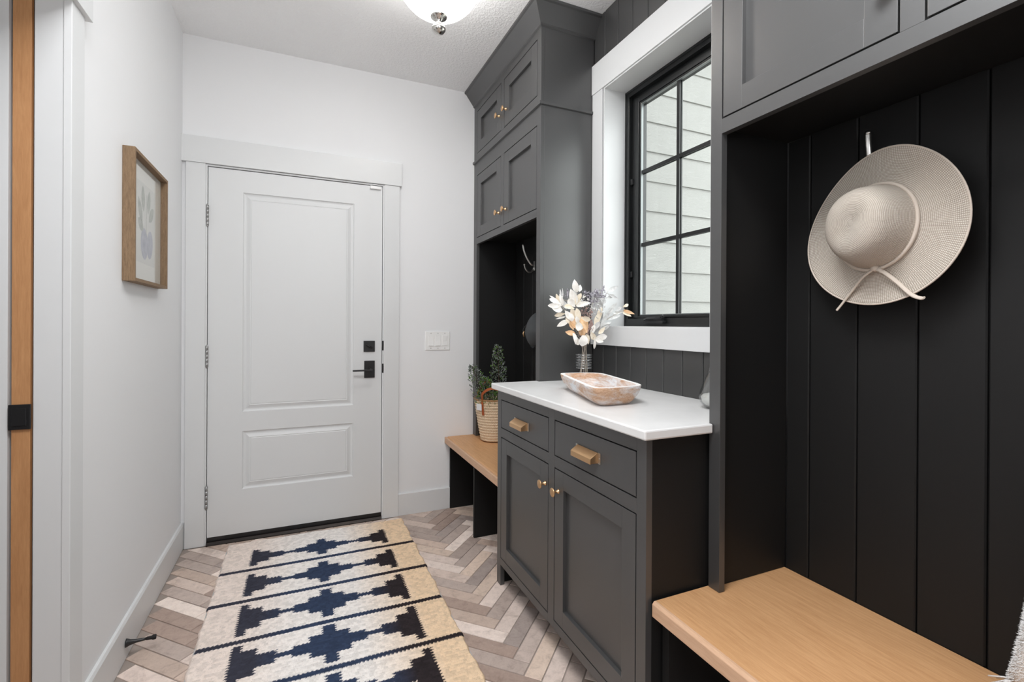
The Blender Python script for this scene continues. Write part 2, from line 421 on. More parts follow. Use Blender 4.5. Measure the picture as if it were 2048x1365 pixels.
def pydata_obj(name, V, F, C, attr, mat, parent=None, off=(0, 0, 0)):
    me = bpy.data.meshes.new(name); me.from_pydata([tuple(Vector(v) - Vector(off)) for v in V], [], F)
    a = me.color_attributes.new(attr, 'FLOAT_COLOR', 'POINT'); a.data.foreach_set('color', np.array(C, dtype=np.float32).ravel())
    me.materials.append(mat); me.update(); o = bpy.data.objects.new(name, me); COL.objects.link(o)
    if parent: o.parent = parent
    return o
fo = org(floor)
for pc, tone, dz in single:
    V, F, C = tile_geo([(pc, tone, dz)]); pydata_obj('floor_tile', V, F, C, 'tint', TILE, floor, fo)
V, F, C = tile_geo(rest)
o = pydata_obj('floor_tile_field', V, F, C, 'tint', TILE, floor, fo); o['kind'] = 'stuff'

# ---- ceiling and walls
struct(obj('ceiling', B(XH - .1, XR + .25, YB - .1, YF + .2, ZC, ZC + .1), CEIL), 'white textured ceiling')
bm = nb()   # far wall, solid behind the door slab
box(bm, XL - .2, -.4795, YF, YF + .15, -.003, ZC); box(bm, .4695, XR + .2, YF, YF + .15, -.003, ZC)
box(bm, -.4795, .4695, YF, YF + .15, 2.062, ZC); box(bm, -.4795, .4695, YF + .12, YF + .15, -.003, 2.062)
struct(obj('wall_far', bm, WALL), 'white far wall with the entry door')
PY0, PY1 = .86, 1.66    # pocket door opening
bm = nb()
box(bm, XL - .057, XL, PY1, YF, -.003, ZC); box(bm, -.752, -.694, PY1, YF, -.003, ZC)
box(bm, -.752, XL, PY0, PY1, 2.085, ZC); box(bm, -.752, XL, YB, PY0, -.003, ZC)
struct(obj('wall_left', bm, WALL), 'white left wall with the pocket door opening')
struct(obj('wall_back', B(XH - .1, XR + .2, YB - .1, YB, -.003, ZC), WALL), 'white wall behind the viewer')
struct(obj('wall_hall', B(XH - .1, XH, YB, 1.76, -.003, ZC), WALL), 'white hall wall beyond the pocket door')
struct(obj('wall_hall_end', B(XH, -.752, 1.66, 1.76, -.003, ZC), WALL), 'white end wall of the hall beyond the pocket door')
WY0, WY1, WZ0, WZ1 = 1.287, 1.967, 1.187, 2.367   # window hole
bm = nb()
box(bm, XR + .014, 1.55, YB, WY0, -.003, ZC); box(bm, XR + .014, 1.55, WY1, YF + .15, -.003, ZC)
box(bm, XR + .014, 1.55, WY0, WY1, -.003, WZ0); box(bm, XR + .014, 1.55, WY0, WY1, WZ1, ZC)
wallr = struct(obj('wall_right', bm, SHIP), 'charcoal shiplap wall around the window')
def board(y0, y1, z0, z1, parent, x=XR):
    g = .0013; c = .003
    bm = nb(); prism(bm, [(x + .014, y0 + g), (x + c, y0 + g), (x, y0 + g + c), (x, y1 - g - c), (x + c, y1 - g), (x + .014, y1 - g)], 2, z0, z1)
    return obj('shiplap_board', bm, SHIP, parent)
ys = [1.9695 - .1063 * k for k in range(0, 10)]; ys = [2.064] + ys
for y1, y0 in zip(ys[:-1], ys[1:]):
    y0 = max(y0, 1.012)
    if y1 - y0 < .01: break
    if y1 > WY0 + .001 and y0 < WY1:
        board(y0, y1, .905, WZ0, wallr); board(y0, y1, WZ1, ZC, wallr)
    else: board(y0, y1, .905, ZC, wallr)

# ---- baseboards
def baseboard(name, pts_fn, label):
    return struct(obj(name, pts_fn, TRIM, bevel=.001), label)
bm = nb(); prism(bm, [(XL, 0), (XL + .014, 0), (XL + .014, .128), (XL + .009, .138), (XL, .138)], 1, 1.7335, YF - .0005)
baseboard('baseboard_left', bm, 'white baseboard along the left wall')
bm = nb(); prism(bm, [(YF, 0), (YF - .014, 0), (YF - .014, .133), (YF - .011, .138), (YF, .138)], 0, .5605, .894)
baseboard('baseboard_far', bm, 'white baseboard on the far wall beside the door')
bm = nb(); prism(bm, [(YF, 0), (YF - .014, 0), (YF - .014, .133), (YF - .011, .138), (YF, .138)], 0, XL + .0145, -.5665)
baseboard('baseboard_far_left', bm, 'short white baseboard piece left of the door casing')

# ---- far door with casing
cas = thing('trim_1', (0, YF, 0), 'white flat casing and header around the entry door', 'door casing')
del cas['category']; struct(cas)
obj('header_board', B(-.586, .571, YF - .026, YF - .0005, 2.063, 2.204), TRIM, cas, .0012)
obj('side_casing', B(-.564, -.4745, YF - .019, YF - .0005, 0, 2.0628), TRIM, cas, .0012)
obj('side_casing', B(.4665, .5595, YF - .019, YF - .0005, 0, 2.0628), TRIM, cas, .0012)
bm = nb(); box(bm, -.4785, -.4665, YF - .012, YF + .119, 0, 2.0615); box(bm, .4585, .4685, YF - .012, YF + .119, 0, 2.0615); box(bm, -.4665, .4585, YF - .012, YF + .119, 2.0535, 2.0615)
obj('door_jamb', bm, TRIM, cas)
door = thing('door_1', (0, YF, 0), 'white two-panel entry door with black lever', 'door'); del door['category']; struct(door)
DX0, DX1, DZ0, DZ1, DY = -.4635, .4555, .038, 2.0495, YF - .004
def raised_panel_door():
    bm = nb()
    holes = [(-.298, .290, .711, 1.929), (-.298, .290, .280, .603)]
    xs = [DX0, -.298, .290, DX1]; zs = [DZ0, .280, .603, .711, 1.929, DZ1]
    G = {}
    for i, x in enumerate(xs):
        for k, z in enumerate(zs): G[i, k] = bm.verts.new((x, DY, z))
    for i in range(3):
        for k in range(5):
            if i == 1 and k in (1, 3): continue
            bm.faces.new((G[i, k], G[i + 1, k], G[i + 1, k + 1], G[i, k + 1]))
    for k in (1, 3):
        loop = [G[1, k], G[2, k], G[2, k + 1], G[1, k + 1]]
        x0, x1, z0, z1 = -.298, .290, zs[k], zs[k + 1]
        for ins, dep in ((.002, .0045), (.008, .0085), (.014, .0095), (.020, .0080), (.036, .0015), (.040, .0030), (.043, .0012)):
            nl = [bm.verts.new((a, DY + dep, b)) for a, b in ((x0 + ins, z0 + ins), (x1 - ins, z0 + ins), (x1 - ins, z1 - ins), (x0 + ins, z1 - ins))]
            for i in range(4): bm.faces.new((loop[i], loop[(i + 1) % 4], nl[(i + 1) % 4], nl[i]))
            loop = nl
        bm.faces.new(loop)
    bb = [bm.verts.new((x, DY + .044, z)) for x, z in ((DX0, DZ0), (DX1, DZ0), (DX1, DZ1), (DX0, DZ1))]
    bm.faces.new(bb[::-1])
    # sides
    bot = [G[i, 0] for i in range(4)]; top = [G[i, 5] for i in range(4)]; lf = [G[0, k] for k in range(6)]; rt = [G[3, k] for k in range(6)]
    bm.faces.new(bot + [bb[1], bb[0]]); bm.faces.new(top[::-1] + [bb[3], bb[2]]); bm.faces.new(lf[::-1] + [bb[0], bb[3]]); bm.faces.new(rt + [bb[2], bb[1]])
    return bm
obj('door_slab', raised_panel_door(), DOORW, door)
for z0, z1 in ((1.730, 1.842), (.966, 1.080), (.198, .318)):
    bm = nb(); hx = -.4665; n = 5; hh = (z1 - z0) / n
    for i in range(n): lathe(bm, [(.0068, z0 + i * hh + .0008), (.0068, z0 + (i + 1) * hh - .0008)], (hx, DY - .006, 0), seg=14)
    lathe(bm, [(.005, z0 - .006), (.0055, z0), (.005, z1), (.004, z1 + .006)], (hx, DY - .006, 0), seg=12)
    box(bm, hx - .004, hx + .006, DY - .004, DY + .002, z0, z1)
    obj('hinge', bm, HINGE, door, label='brushed steel hinge')
# deadbolt and lever
bm = nb(); box(bm, .3475, .4140, DY - .009, DY, 1.033, 1.100)
db = obj('deadbolt_plate', bm, BLK, door, .0015, 'black square deadbolt plate')
bm = nb(); lathe(bm, [(.012, 0), (.012, .006)], (.381, DY - .009, 1.068), (0, -1, 0), 16)
tube(bm, [(.3595, DY - .022, 1.0775), (.381, DY - .024, 1.066), (.3975, DY - .022, 1.054)], [.0035, .006, .004], 8)
box(bm, .3785, .3835, DY - .022, DY - .010, 1.063, 1.069)
obj('thumb_turn', bm, BLK, db)
bm = nb(); box(bm, .352, .4140, DY - .009, DY, .874, .978)
hr = obj('lever_plate', bm, BLK, door, .0015, 'black rectangular lever plate')
bm = nb(); lathe(bm, [(.0125, 0), (.0125, .010), (.009, .014), (.009, .045)], (.386, DY - .009, .924), (0, -1, 0), 16)
box(bm, .280, .396, DY - .064, DY - .051, .9185, .9285)
obj('lever_handle', bm, BLK, hr, .0015, 'straight black lever')
bm = nb(); box(bm, .4565, .4665, DY - .010, DY - .002, 1.040, 1.099); box(bm, .4565, .4660, DY - .011, DY - .002, .902, .958); box(bm, .4625, .4665, DY - .013, DY - .010, .914, .946)
obj('strike_plate', bm, BLK, cas, .001, 'black strike plates')
bm = nb(); box(bm, .381, .446, DY - .016, DY, 2.030, 2.048)
obj('contact_sensor', bm, PLAS, door, .002, 'small white door sensor')
bm = nb(); box(bm, .398, .425, DY - .014, DY - .002, 2.0535, 2.059)
obj('sensor_magnet', bm, PLAS, cas, .001)
bm = nb(); box(bm, DX0 + .002, DX1 - .002, YF - .004, YF + .034, .016, .0378)
obj('door_sweep', bm, BLK, door, label='black rubber sweep under the door')
bm = nb(); prism(bm, [(YF - .028, -.0028), (YF - .028, .004), (YF - .016, .015), (YF + .118, .0155), (YF + .118, -.0028)], 0, -.4660, .4580)
obj('threshold', bm, simple('dark_bronze_threshold', (0.018, 0.012, 0.010, 1), .4, .3), cas, label='dark bronze threshold')

# ---- pocket door in the left wall
pc_ = thing('trim_2', (XL, PY1, 0), 'white casing and split jamb of the pocket door', 'door casing'); del pc_['category']; struct(pc_)
obj('side_casing', B(XL + .0005, XL + .018, 1.650, 1.7325, 0, 2.0675), TRIM, pc_, .0012)
obj('side_casing', B(XL + .0005, XL + .018, PY0 - .085, PY0 + .004, 0, 2.0675), TRIM, pc_, .0012)
obj('header_board', B(XL + .0005, XL + .030, PY0 - .105, 1.7535, 2.068, 2.205), TRIM, pc_, .0012)
bm = nb(); box(bm, XL - .060, XL + .0003, 1.655, 1.6598, 0, 2.067)
obj('split_jamb', bm, TRIM, pc_, .0008)
bm = nb(); box(bm, -.752, -.6935, 1.655, 1.6598, 0, 2.067)
obj('split_jamb', bm, TRIM, pc_, .0008)
bm = nb(); box(bm, -.752, XL + .0003, PY0, 1.6545, 2.0675, 2.0845); box(bm, -.752, XL + .0003, PY0 + .0003, PY0 + .012, 0, 2.067)
obj('head_jamb', bm, TRIM, pc_)
pd = thing('door_2', (-.667, 1.70, 0), 'pocket door slid into the left wall with a raw wooden edge', 'door'); del pd['category']; struct(pd)
obj('door_edge', B(-.6855, -.6485, 1.6535, 1.667, .012, 2.06), POCKETW, pd, .0008, 'raw reddish wooden edge')
obj('door_slab', B(-.6845, -.6495, 1.6672, 2.45, .012, 2.06), TRIM, pd)
bm = nb(); box(bm, -.6895, -.6455, 1.6475, 1.6535, .925, .990); box(bm, -.682, -.653, 1.645, 1.6475, .935, .980)
obj('edge_pull', bm, BLK, pd, .001, 'black edge pull')
bm = nb(); prism(bm, [(XL + .0145, .0)] * 0 or [(0, 0), (1, 0), (0, 1)], 1, 0, 1) if False else None
bm.free()

# ---- window
win = thing('window_1', (1.45, 1.63, 1.2), 'black casement window with six panes', 'window'); del win['category']; struct(win)
obj('header_board', B(1.342, XR - .0002, 1.19, 2.0625, 2.366, 2.512), TRIM, win, .0012)
obj('side_casing', B(1.346, XR - .0002, 1.9755, 2.0620, 1.2005, 2.3657), TRIM, win, .0012)
obj('side_casing', B(1.346, XR - .0002, 1.196, 1.281, 1.2005, 2.3657), TRIM, win, .0012)
obj('apron', B(1.343, XR - .0002, 1.196, 2.0625, 1.107, 1.1925), TRIM, win, .0012)
bm = nb(); box(bm, 1.3435, 1.475, 1.2885, 1.9655, 1.188, 1.1985); box(bm, 1.3435, XR - .0003, 1.196, 1.2885, 1.1927, 1.1985); box(bm, 1.3435, XR - .0003, 1.9655, 2.062, 1.1927, 1.1985)
obj('sill', bm, TRIM, win, .001)
bm = nb(); box(bm, 1.349, 1.475, 1.9605, 1.9668, 1.1987, 2.366); box(bm, 1.349, 1.475, 1.2882, 1.2940, 1.1987, 2.366); box(bm, 1.349, 1.475, 1.2940, 1.9605, 2.3590, 2.366)
obj('jamb_liner', bm, TRIM, win)
bm = nb(); ring(bm, 0, 1.289, 1.9655, 1.189, 2.365, 1.322, 1.932, 1.236, 2.327, 1.475, 1.549)
ring(bm, 0, 1.289, 1.9655, 1.189, 2.365, 1.3015, 1.9515, 1.212, 2.3475, 1.4725, 1.475)
fr = obj('window_frame', bm, WINBLK, win, .001)
bm = nb(); ring(bm, 0, 1.3222, 1.9318, 1.2362, 2.3268, 1.384, 1.873, 1.2525, 2.279, 1.499, 1.536)
ring(bm, 0, 1.335, 1.919, 1.2400, 2.314, 1.376, 1.881, 1.2485, 2.287, 1.494, 1.499)
sash = obj('sash', bm, WINBLK, win, .001)
bm = nb(); e = .0035
ring(bm, 0, 1.3842, 1.8728, 1.2527, 2.2788, 1.3842 + e, 1.8728 - e, 1.2527 + e, 2.2788 - e, 1.5005, 1.5125)
obj('glazing_bead', bm, simple('grey_glazing_bead', (.22, .24, .24, 1), .3, .4), win)
mz = [(1.5855, 1.6025), (1.9375, 1.9545)]; my = (1.6205, 1.6375)
for x0, x1 in ((1.5055, 1.5130), (1.5175, 1.5250)):
    obj('muntin', B(x0, x1, my[0], my[1], 1.2525, 2.279), WINBLK, win, .001)
    for a, b in mz:
        bm = nb(); box(bm, x0 + .0003, x1 - .0003, 1.384, my[0], a, b); box(bm, x0 + .0003, x1 - .0003, my[1], 1.873, a, b)
        obj('muntin', bm, WINBLK, win, .001)
for (a, b) in ((1.384, my[0] + .008), (my[1] - .008, 1.873)):
    for (c, d) in ((1.2525, 1.593), (1.595, 1.945), (1.947, 2.279)):
        obj('pane', B(1.5137, 1.5167, a, b, c, d), PANE, win)
bm = nb(); box(bm, 1.452, 1.4745, 1.660, 1.795, 1.2125, 1.224); prism(bm, [(1.455, 1.224), (1.4745, 1.224), (1.4745, 1.243), (1.462, 1.240)], 1, 1.672, 1.742)
tube(bm, [(1.458, 1.79, 1.228), (1.448, 1.76, 1.236), (1.447, 1.70, 1.237), (1.452, 1.672, 1.241)], .0048, 8)
lathe(bm, [(.006, 0), (.007, .008), (.004, .012)], (1.456, 1.668, 1.240), seg=12)
obj('crank_handle', bm, BLK, win, .001, 'folded black crank handle')
for z in (1.44, 1.895):
    obj('sash_lock', B(1.484, 1.4985, 1.915, 1.9315, z, z + .028), BLK, win, .001)

# ---- outside: neighbouring siding wall and ground
sw = struct(obj('wall_outside', B(1.56, 4.6, 2.305, 2.45, -.6, 3.25), SIDING), 'white lap siding wall seen through the window')
k = -17
for k in range(-10, 12):
    z0 = 1.354 + .1778 * k
    if z0 < -.55 or z0 > 3.06: continue
    bm = nb(); prism(bm, [(2.305, z0), (2.286, z0), (2.297, z0 + .185), (2.305, z0 + .185)], 0, 1.56, 4.6)
    obj('siding_board', bm, SIDING, sw)
struct(obj('added_eave_outside', B(1.56, 4.8, 1.72, 2.6, 3.25, 3.37), SIDING), 'unseen eave added over the siding wall to block sky light')  # eave added out of view to cut the sky light on the siding
struct(obj('ground_outside', B(1.56, 9, -6, 2.3, -.75, -.6), GROUND), 'gravel ground outside')
bm = nb(); box(bm, 1.552, 1.558, YB, WY0 - .05, -.5, 3.2)
bm.free()

# ================================================================== CABINETRY
def shaker(parent, xf, y0, y1, z0, z1, knob=None, st=.061, name='door'):
    g = .0042; y0 += g; y1 -= g; z0 += g; z1 -= g
    bm = nb(); ring(bm, 0, y0, y1, z0, z1, y0 + st, y1 - st, z0 + st, z1 - st, xf, xf + .019)
    d = obj(name, bm, CAB, parent, .0008)
    obj('door_panel', B(xf + .0135, xf + .018, y0 + st - .001, y1 - st + .001, z0 + st - .001, z1 - st + .001), CAB, d)
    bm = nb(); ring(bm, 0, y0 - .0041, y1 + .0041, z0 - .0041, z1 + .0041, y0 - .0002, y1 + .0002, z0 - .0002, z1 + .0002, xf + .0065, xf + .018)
    obj('gap_shade_strip', bm, VOID, d)  # black strip that paints the shade in the gap round the door
    if knob: make_knob(d, xf, *knob)
    return d
def make_knob(parent, xf, y, z, s=1.0):
    bm = nb()
    lathe(bm, [(.0088 * s, 0), (.0088 * s, .002), (.0055 * s, .004), (.0048 * s, .015), (.0062 * s, .019), (.0150 * s, .0225), (.0165 * s, .0245), (.0160 * s, .0265), (.0110 * s, .0283), (.0, .0290)], (xf, y, z), (-1, 0, 0), 26)
    obj('knob', bm, BRASS, parent, smooth=False, label='brushed brass mushroom knob')

def crown(parent, y_near, y_far, x_face=1.055, x_back=XR, near_return=True):
    """mitred sloping crown, profile offset outwards"""
    prof = [(.000, 2.648), (.008, 2.652), (.010, 2.660), (.060, 2.729), (.070, 2.7325), (.070, 2.7445)]
    bm = nb(); R1, R2, R3 = [], [], []
    for d, z in prof:
        R1.append(bm.verts.new((x_face - d, y_far, z))); R2.append(bm.verts.new((x_face - d, y_near - d, z))); R3.append(bm.verts.new((x_back, y_near - d, z)))
    for i in range(len(prof) - 1):
        bm.faces.new((R1[i], R2[i], R2[i + 1], R1[i + 1])); bm.faces.new((R2[i], R3[i], R3[i + 1], R2[i + 1]))
    # inner back edges
    I1 = [bm.verts.new((x_face + .004, y_far, z)) for z in (2.648, 2.7445)]
    I2 = [bm.verts.new((x_face + .004, y_near + .004, z)) for z in (2.648, 2.7445)]
    I3 = [bm.verts.new((x_back, y_near + .004, z)) for z in (2.648, 2.7445)]
    bm.faces.new((R1[0], I1[0], I2[0], R2[0])); bm.faces.new((R2[0], I2[0], I3[0], R3[0]))
    bm.faces.new((R1[-1], R2[-1], I2[1], I1[1])); bm.faces.new((R2[-1], R3[-1], I3[1], I2[1]))
    obj('crown_molding', bm, CAB, parent)

XT = 1.055
def tall_unit(label, name, ya, yb, doors, openy, zlist, niche_board, side_near, side_far, crown_near=None, knob_pairs=True):
    """ya near face, yb far face of the unit"""
    t = thing(name, ((XT + XR) / 2, (ya + yb) / 2, .468), label, 'cabinet')
    return t

# ---- far tall cabinet
tc = thing('storage_cabinet', (1.2, 2.55, .468), 'tall charcoal locker cabinet with four doors by the far wall', 'cabinet')
obj('side_panel', B(XT + .0205, XR - .001, 2.0645, 2.083, .4685, 2.744), CAB, tc, .0006)
obj('side_panel', B(XT + .0205, XR - .001, 2.988, 3.0385, .4685, 2.744), CABSHADE, tc)
obj('cabinet_bottom', B(XT + .0205, XR - .001, 2.083, 2.988, 1.760, 1.778), CABSHADE, tc)
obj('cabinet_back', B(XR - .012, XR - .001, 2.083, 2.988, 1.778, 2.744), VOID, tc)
y = 2.988; kk = 0
while y > 2.09:
    y0 = max(y - .1306, 2.083)
    x = XR - .016
    bm = nb(); g = .0012; c = .0025
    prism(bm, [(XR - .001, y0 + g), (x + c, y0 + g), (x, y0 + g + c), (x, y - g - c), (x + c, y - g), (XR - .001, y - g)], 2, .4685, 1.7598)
    obj('back_board', bm, CABSHADE, tc); y = y0
bm = nb(); F0, F1 = XT, XT + .020
SN, SF = (2.0640, 2.1055), (2.9820, 3.0385)
box(bm, F0, F1, *SN, .4685, 2.744); box(bm, F0, F1, *SF, .4685, 2.744)
box(bm, F0, F1, SN[1], SF[0], 1.7325, 1.7725); box(bm, F0, F1, SN[1], SF[0], 2.184, 2.3275); box(bm, F0, F1, SN[1], SF[0], 2.607, 2.744)
box(bm, F0, F1, 2.5265, 2.5705, 1.7725, 2.184); box(bm, F0, F1, 2.5265, 2.5705, 2.3275, 2.607)
obj('face_frame', bm, CAB, tc, .0005)
for z0, z1, kz in ((1.7725, 2.184, 1.857), (2.3275, 2.607, 2.424)):
    shaker(tc, XT, 2.5705, 2.9820, z0, z1, (2.600, kz), .065)
    shaker(tc, XT, 2.1055, 2.5265, z0, z1, (2.497, kz), .065)
bm = nb()
prism(bm, [(XT, 2.268), (XT - .010, 2.271), (XT - .011, 2.283), (XT, 2.287)], 1, 2.0535, 3.0385)
prism(bm, [(2.0640, 2.268), (2.0540, 2.271), (2.0530, 2.283), (2.0640, 2.287)], 0, XT - .010, XR - .001)
obj('belt_molding', bm, CAB, tc)
crown(tc, 2.064, 3.0385)

# ---- far bench
def seat_board(parent, x0, x1, y0, y1, notch=None):
    """slab with chamfered front and grain, notched if asked"""
    bm = nb(); prism(bm, [(x0, .4275), (x0, .4575), (x0 + .010, .4675), (x1, .4675), (x1, .4275)], 1, y0, y1)
    return obj('seat_board', bm, OAK, parent, .0008)
fb = thing('bench', (1.1, 2.56, 0), 'oak-topped built-in bench against the far wall', 'bench', 'built-in oak benches')
sb = seat_board(fb, .8725, XR - .001, 2.0840, 3.0385)
bm = nb(); box(bm, .8600, .8724, 2.0840, 3.0385, .4275, .4675)
obj('front_nosing', bm, OAKEDGE, fb, .003, 'paler front nosing strip')
for y0, y1 in ((3.0205, 3.0385), (2.5470, 2.5660), (2.0840, 2.1020)):
    obj('leg_panel', B(.8950, XR - .002, y0, y1, .0005, .4270), CABSHADE, fb, .0006)
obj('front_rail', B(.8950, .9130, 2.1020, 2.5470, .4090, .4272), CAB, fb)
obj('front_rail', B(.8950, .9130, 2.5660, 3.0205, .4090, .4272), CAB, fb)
obj('back_panel', B(XR - .012, XR - .002, 2.1020, 2.5470, .0005, .4270), CABSHADE, fb)
obj('back_panel', B(XR - .012, XR - .002, 2.5660, 3.0205, .0005, .4270), CABSHADE, fb)

# ---- base cabinet
XB = .845
bc = thing('base_cabinet', (1.1, 1.55, 0), 'charcoal base cabinet with two drawers above two doors', 'cabinet')
bm = nb(); box(bm, XB, XB + .020, 2.0380, 2.0790, .0005, .9030); box(bm, XB, XB + .020, 1.0240, 1.0640, .0005, .9030); box(bm, XB, XB + .020, 1.5305, 1.5750, .100, .9030)
for a, b in ((2.0380, 1.5750), (1.5305, 1.0640)):
    box(bm, XB, XB + .020, b, a, .0960, .1285); box(bm, XB, XB + .020, b, a, .6865, .7275); box(bm, XB, XB + .020, b, a, .8595, .9030)
obj('face_frame', bm, CAB, bc, .0005)
obj('side_panel', B(XB + .0205, 1.052, 2.0600, 2.0790, .0005, .9030), CABSHADE, bc)
obj('side_panel', B(XB + .0205, XR - .001, 1.0245, 1.0420, .0005, .9030), CABSHADE, bc, .0005)
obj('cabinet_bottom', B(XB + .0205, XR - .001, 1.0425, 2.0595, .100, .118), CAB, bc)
obj('toe_board', B(1.020, 1.032, 1.0425, 2.0595, .0005, .0995), CABSHADE, bc)
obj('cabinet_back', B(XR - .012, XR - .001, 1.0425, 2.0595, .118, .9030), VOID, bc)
shaker(bc, XB, 1.5750, 2.0380, .1285, .6865, (1.6005, .606))
shaker(bc, XB, 1.0640, 1.5305, .1285, .6865, (1.4995, .607))
def bin_pull(parent, xf, yc, zc, w=.118):
    bm = nb(); h = .0155; d = .030
    prof = [(xf - .001, zc + h), (xf - .0035, zc + h + .0022), (xf - d * .80, zc + h * .30), (xf - d, zc + h * .02), (xf - d, zc - h - .001), (xf - d + .0025, zc - h - .001), (xf - d + .0025, zc), (xf - d * .76, zc + h * .20), (xf - .0035, zc + h - .001)]
    prism(bm, prof, 1, yc - w / 2, yc + w / 2)
    for s in (-1, 1):
        a = yc + s * (w / 2 - .003); b = yc + s * w / 2
        prism(bm, [(xf, zc + h), (xf - d * .80, zc + h * .2), (xf - d + .001, zc), (xf - d + .001, zc - h), (xf, zc - h)], 1, min(a, b), max(a, b))
    p = obj('bin_pull', bm, BRASS, parent, .0006, 'brushed brass bin pull')
    for s in (-1, 1):
        bm = nb()
        a = yc + s * w / 2; b = yc + s * (w / 2 + .013)
        box(bm, xf - .0022, xf, min(a, b), max(a, b), zc - h - .001, zc + h + .0025)
        lathe(bm, [(.0028, 0), (.0024, .0012), (0, .0016)], (xf - .0022, (a + b) / 2, zc), (-1, 0, 0), 10)
        obj('pull_plate', bm, NICK, p, .0003)
for (a, b, yc) in ((1.5750, 2.0380, 1.815), (1.0640, 1.5305, 1.308)):
    g = .0042
    d = obj('drawer', B(XB, XB + .019, a + g, b - g, .7275 + g, .8595 - g), CAB, bc, .0008)
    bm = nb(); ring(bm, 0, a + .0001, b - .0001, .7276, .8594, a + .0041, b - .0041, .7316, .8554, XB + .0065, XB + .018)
    obj('gap_shade_strip', bm, VOID, d)  # painted shade in the gap round the drawer
    bin_pull(d, XB, yc, .7865 if yc > 1.5 else .7905)

# ---- countertop (one slab notched round the tall units)
bm = nb()
pts = [(.8170, .9960), (1.0540, .9960), (1.0540, 1.0135), (XR - .0005, 1.0135), (XR - .0005, 2.0630), (1.0540, 2.0630), (1.0540, 2.0960), (.8170, 2.0960)]
prism(bm, pts, 2, .9032, .9300)
tag(obj('countertop', bm, QUARTZ, None, .0045), 'white quartz countertop over the base cabinet', 'countertop')

# ---- near locker cabinet on the right
lc = thing('storage_cabinet', (1.2, .35, .468), 'large charcoal locker cabinet at the right with the sun hat inside', 'cabinet')
YN = -.43
obj('side_panel', B(XT + .0205, XR - .001, 1.0010, 1.0115, .4685, 2.744), CABSHADE, lc, .0006)
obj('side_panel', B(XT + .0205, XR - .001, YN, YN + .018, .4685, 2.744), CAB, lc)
obj('cabinet_bottom', B(XT + .0205, XR - .001, YN + .018, 1.0008, 1.762, 1.780), CABSHADE, lc)
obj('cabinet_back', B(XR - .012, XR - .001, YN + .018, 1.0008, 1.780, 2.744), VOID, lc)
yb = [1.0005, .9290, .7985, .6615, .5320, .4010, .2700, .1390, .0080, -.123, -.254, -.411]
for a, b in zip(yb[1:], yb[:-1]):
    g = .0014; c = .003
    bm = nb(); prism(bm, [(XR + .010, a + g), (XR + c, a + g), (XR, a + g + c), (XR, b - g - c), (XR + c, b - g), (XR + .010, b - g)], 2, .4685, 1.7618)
    obj('back_board', bm, CABSHADE, lc)
bm = nb()
box(bm, F0, F1, .9735, 1.0115, .4685, 2.744); box(bm, F0, F1, YN, YN + .04, .4685, 2.744)
ya = YN + .04
box(bm, F0, F1, ya, .9735, 1.7325, 1.7725); box(bm, F0, F1, ya, .9735, 2.184, 2.3275); box(bm, F0, F1, ya, .9735, 2.607, 2.744)
for z0, z1 in ((1.7725, 2.184), (2.3275, 2.607)):
    box(bm, F0, F1, .5060, .5460, z0, z1); box(bm, F0, F1, .040, .080, z0, z1)
obj('face_frame', bm, CAB, lc, .0005)
for z0, z1, kz in ((1.7725, 2.184, 1.871), (2.3275, 2.607, 2.424)):
    shaker(lc, XT, .5460, .9735, z0, z1, (.5760, kz))
    shaker(lc, XT, .0800, .5060, z0, z1, (.476, kz))
    shaker(lc, XT, ya, .0400, z0, z1, (.010, kz))
bm = nb()
prism(bm, [(XT, 2.268), (XT - .010, 2.271), (XT - .011, 2.283), (XT, 2.287)], 1, YN, 1.0215)
prism(bm, [(1.0115, 2.268), (1.0215, 2.271), (1.0225, 2.283), (1.0115, 2.287)], 0, XT - .010, XR - .001)
obj('belt_molding', bm, CAB, lc)
bm = nb(); prism(bm, [(XT, 2.648), (XT - .010, 2.660), (XT - .060, 2.729), (XT - .070, 2.7325), (XT - .070, 2.7445), (XT, 2.7445)], 1, YN, 1.0115)
obj('crown_molding', bm, CAB, lc)

# ---- near bench
nbch = thing('bench', (1.1, .35, 0), 'oak-topped bench at the lower right beneath the sun hat', 'bench', 'built-in oak benches')
bm = nb(); prism(bm, [(.8725, .4275), (.8725, .4675), (XR - .001, .4675), (XR - .001, .4275)], 1, YN, 1.0155)
obj('seat_board', bm, OAK, nbch, .0008)
bm = nb(); prism(bm, [(.8590, .4275), (.8590, .4605), (.8655, .4675), (.8724, .4675), (.8724, .4275)], 1, YN, 1.0155)
obj('front_nosing', bm, OAKEDGE, nbch, .0012, 'paler front nosing strip')
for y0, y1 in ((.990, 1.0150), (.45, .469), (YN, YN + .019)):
    obj('leg_panel', B(.8950, XR - .002, y0, y1, .0005, .4270), CABSHADE, nbch)
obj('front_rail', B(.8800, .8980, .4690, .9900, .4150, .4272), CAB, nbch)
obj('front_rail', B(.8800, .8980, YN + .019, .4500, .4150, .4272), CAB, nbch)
obj('back_panel', B(XR - .012, XR - .002, YN + .019, .4500, .0005, .4270), CABSHADE, nbch)
obj('back_panel', B(XR - .012, XR - .002, .4690, .9900, .0005, .4270), CABSHADE, nbch)

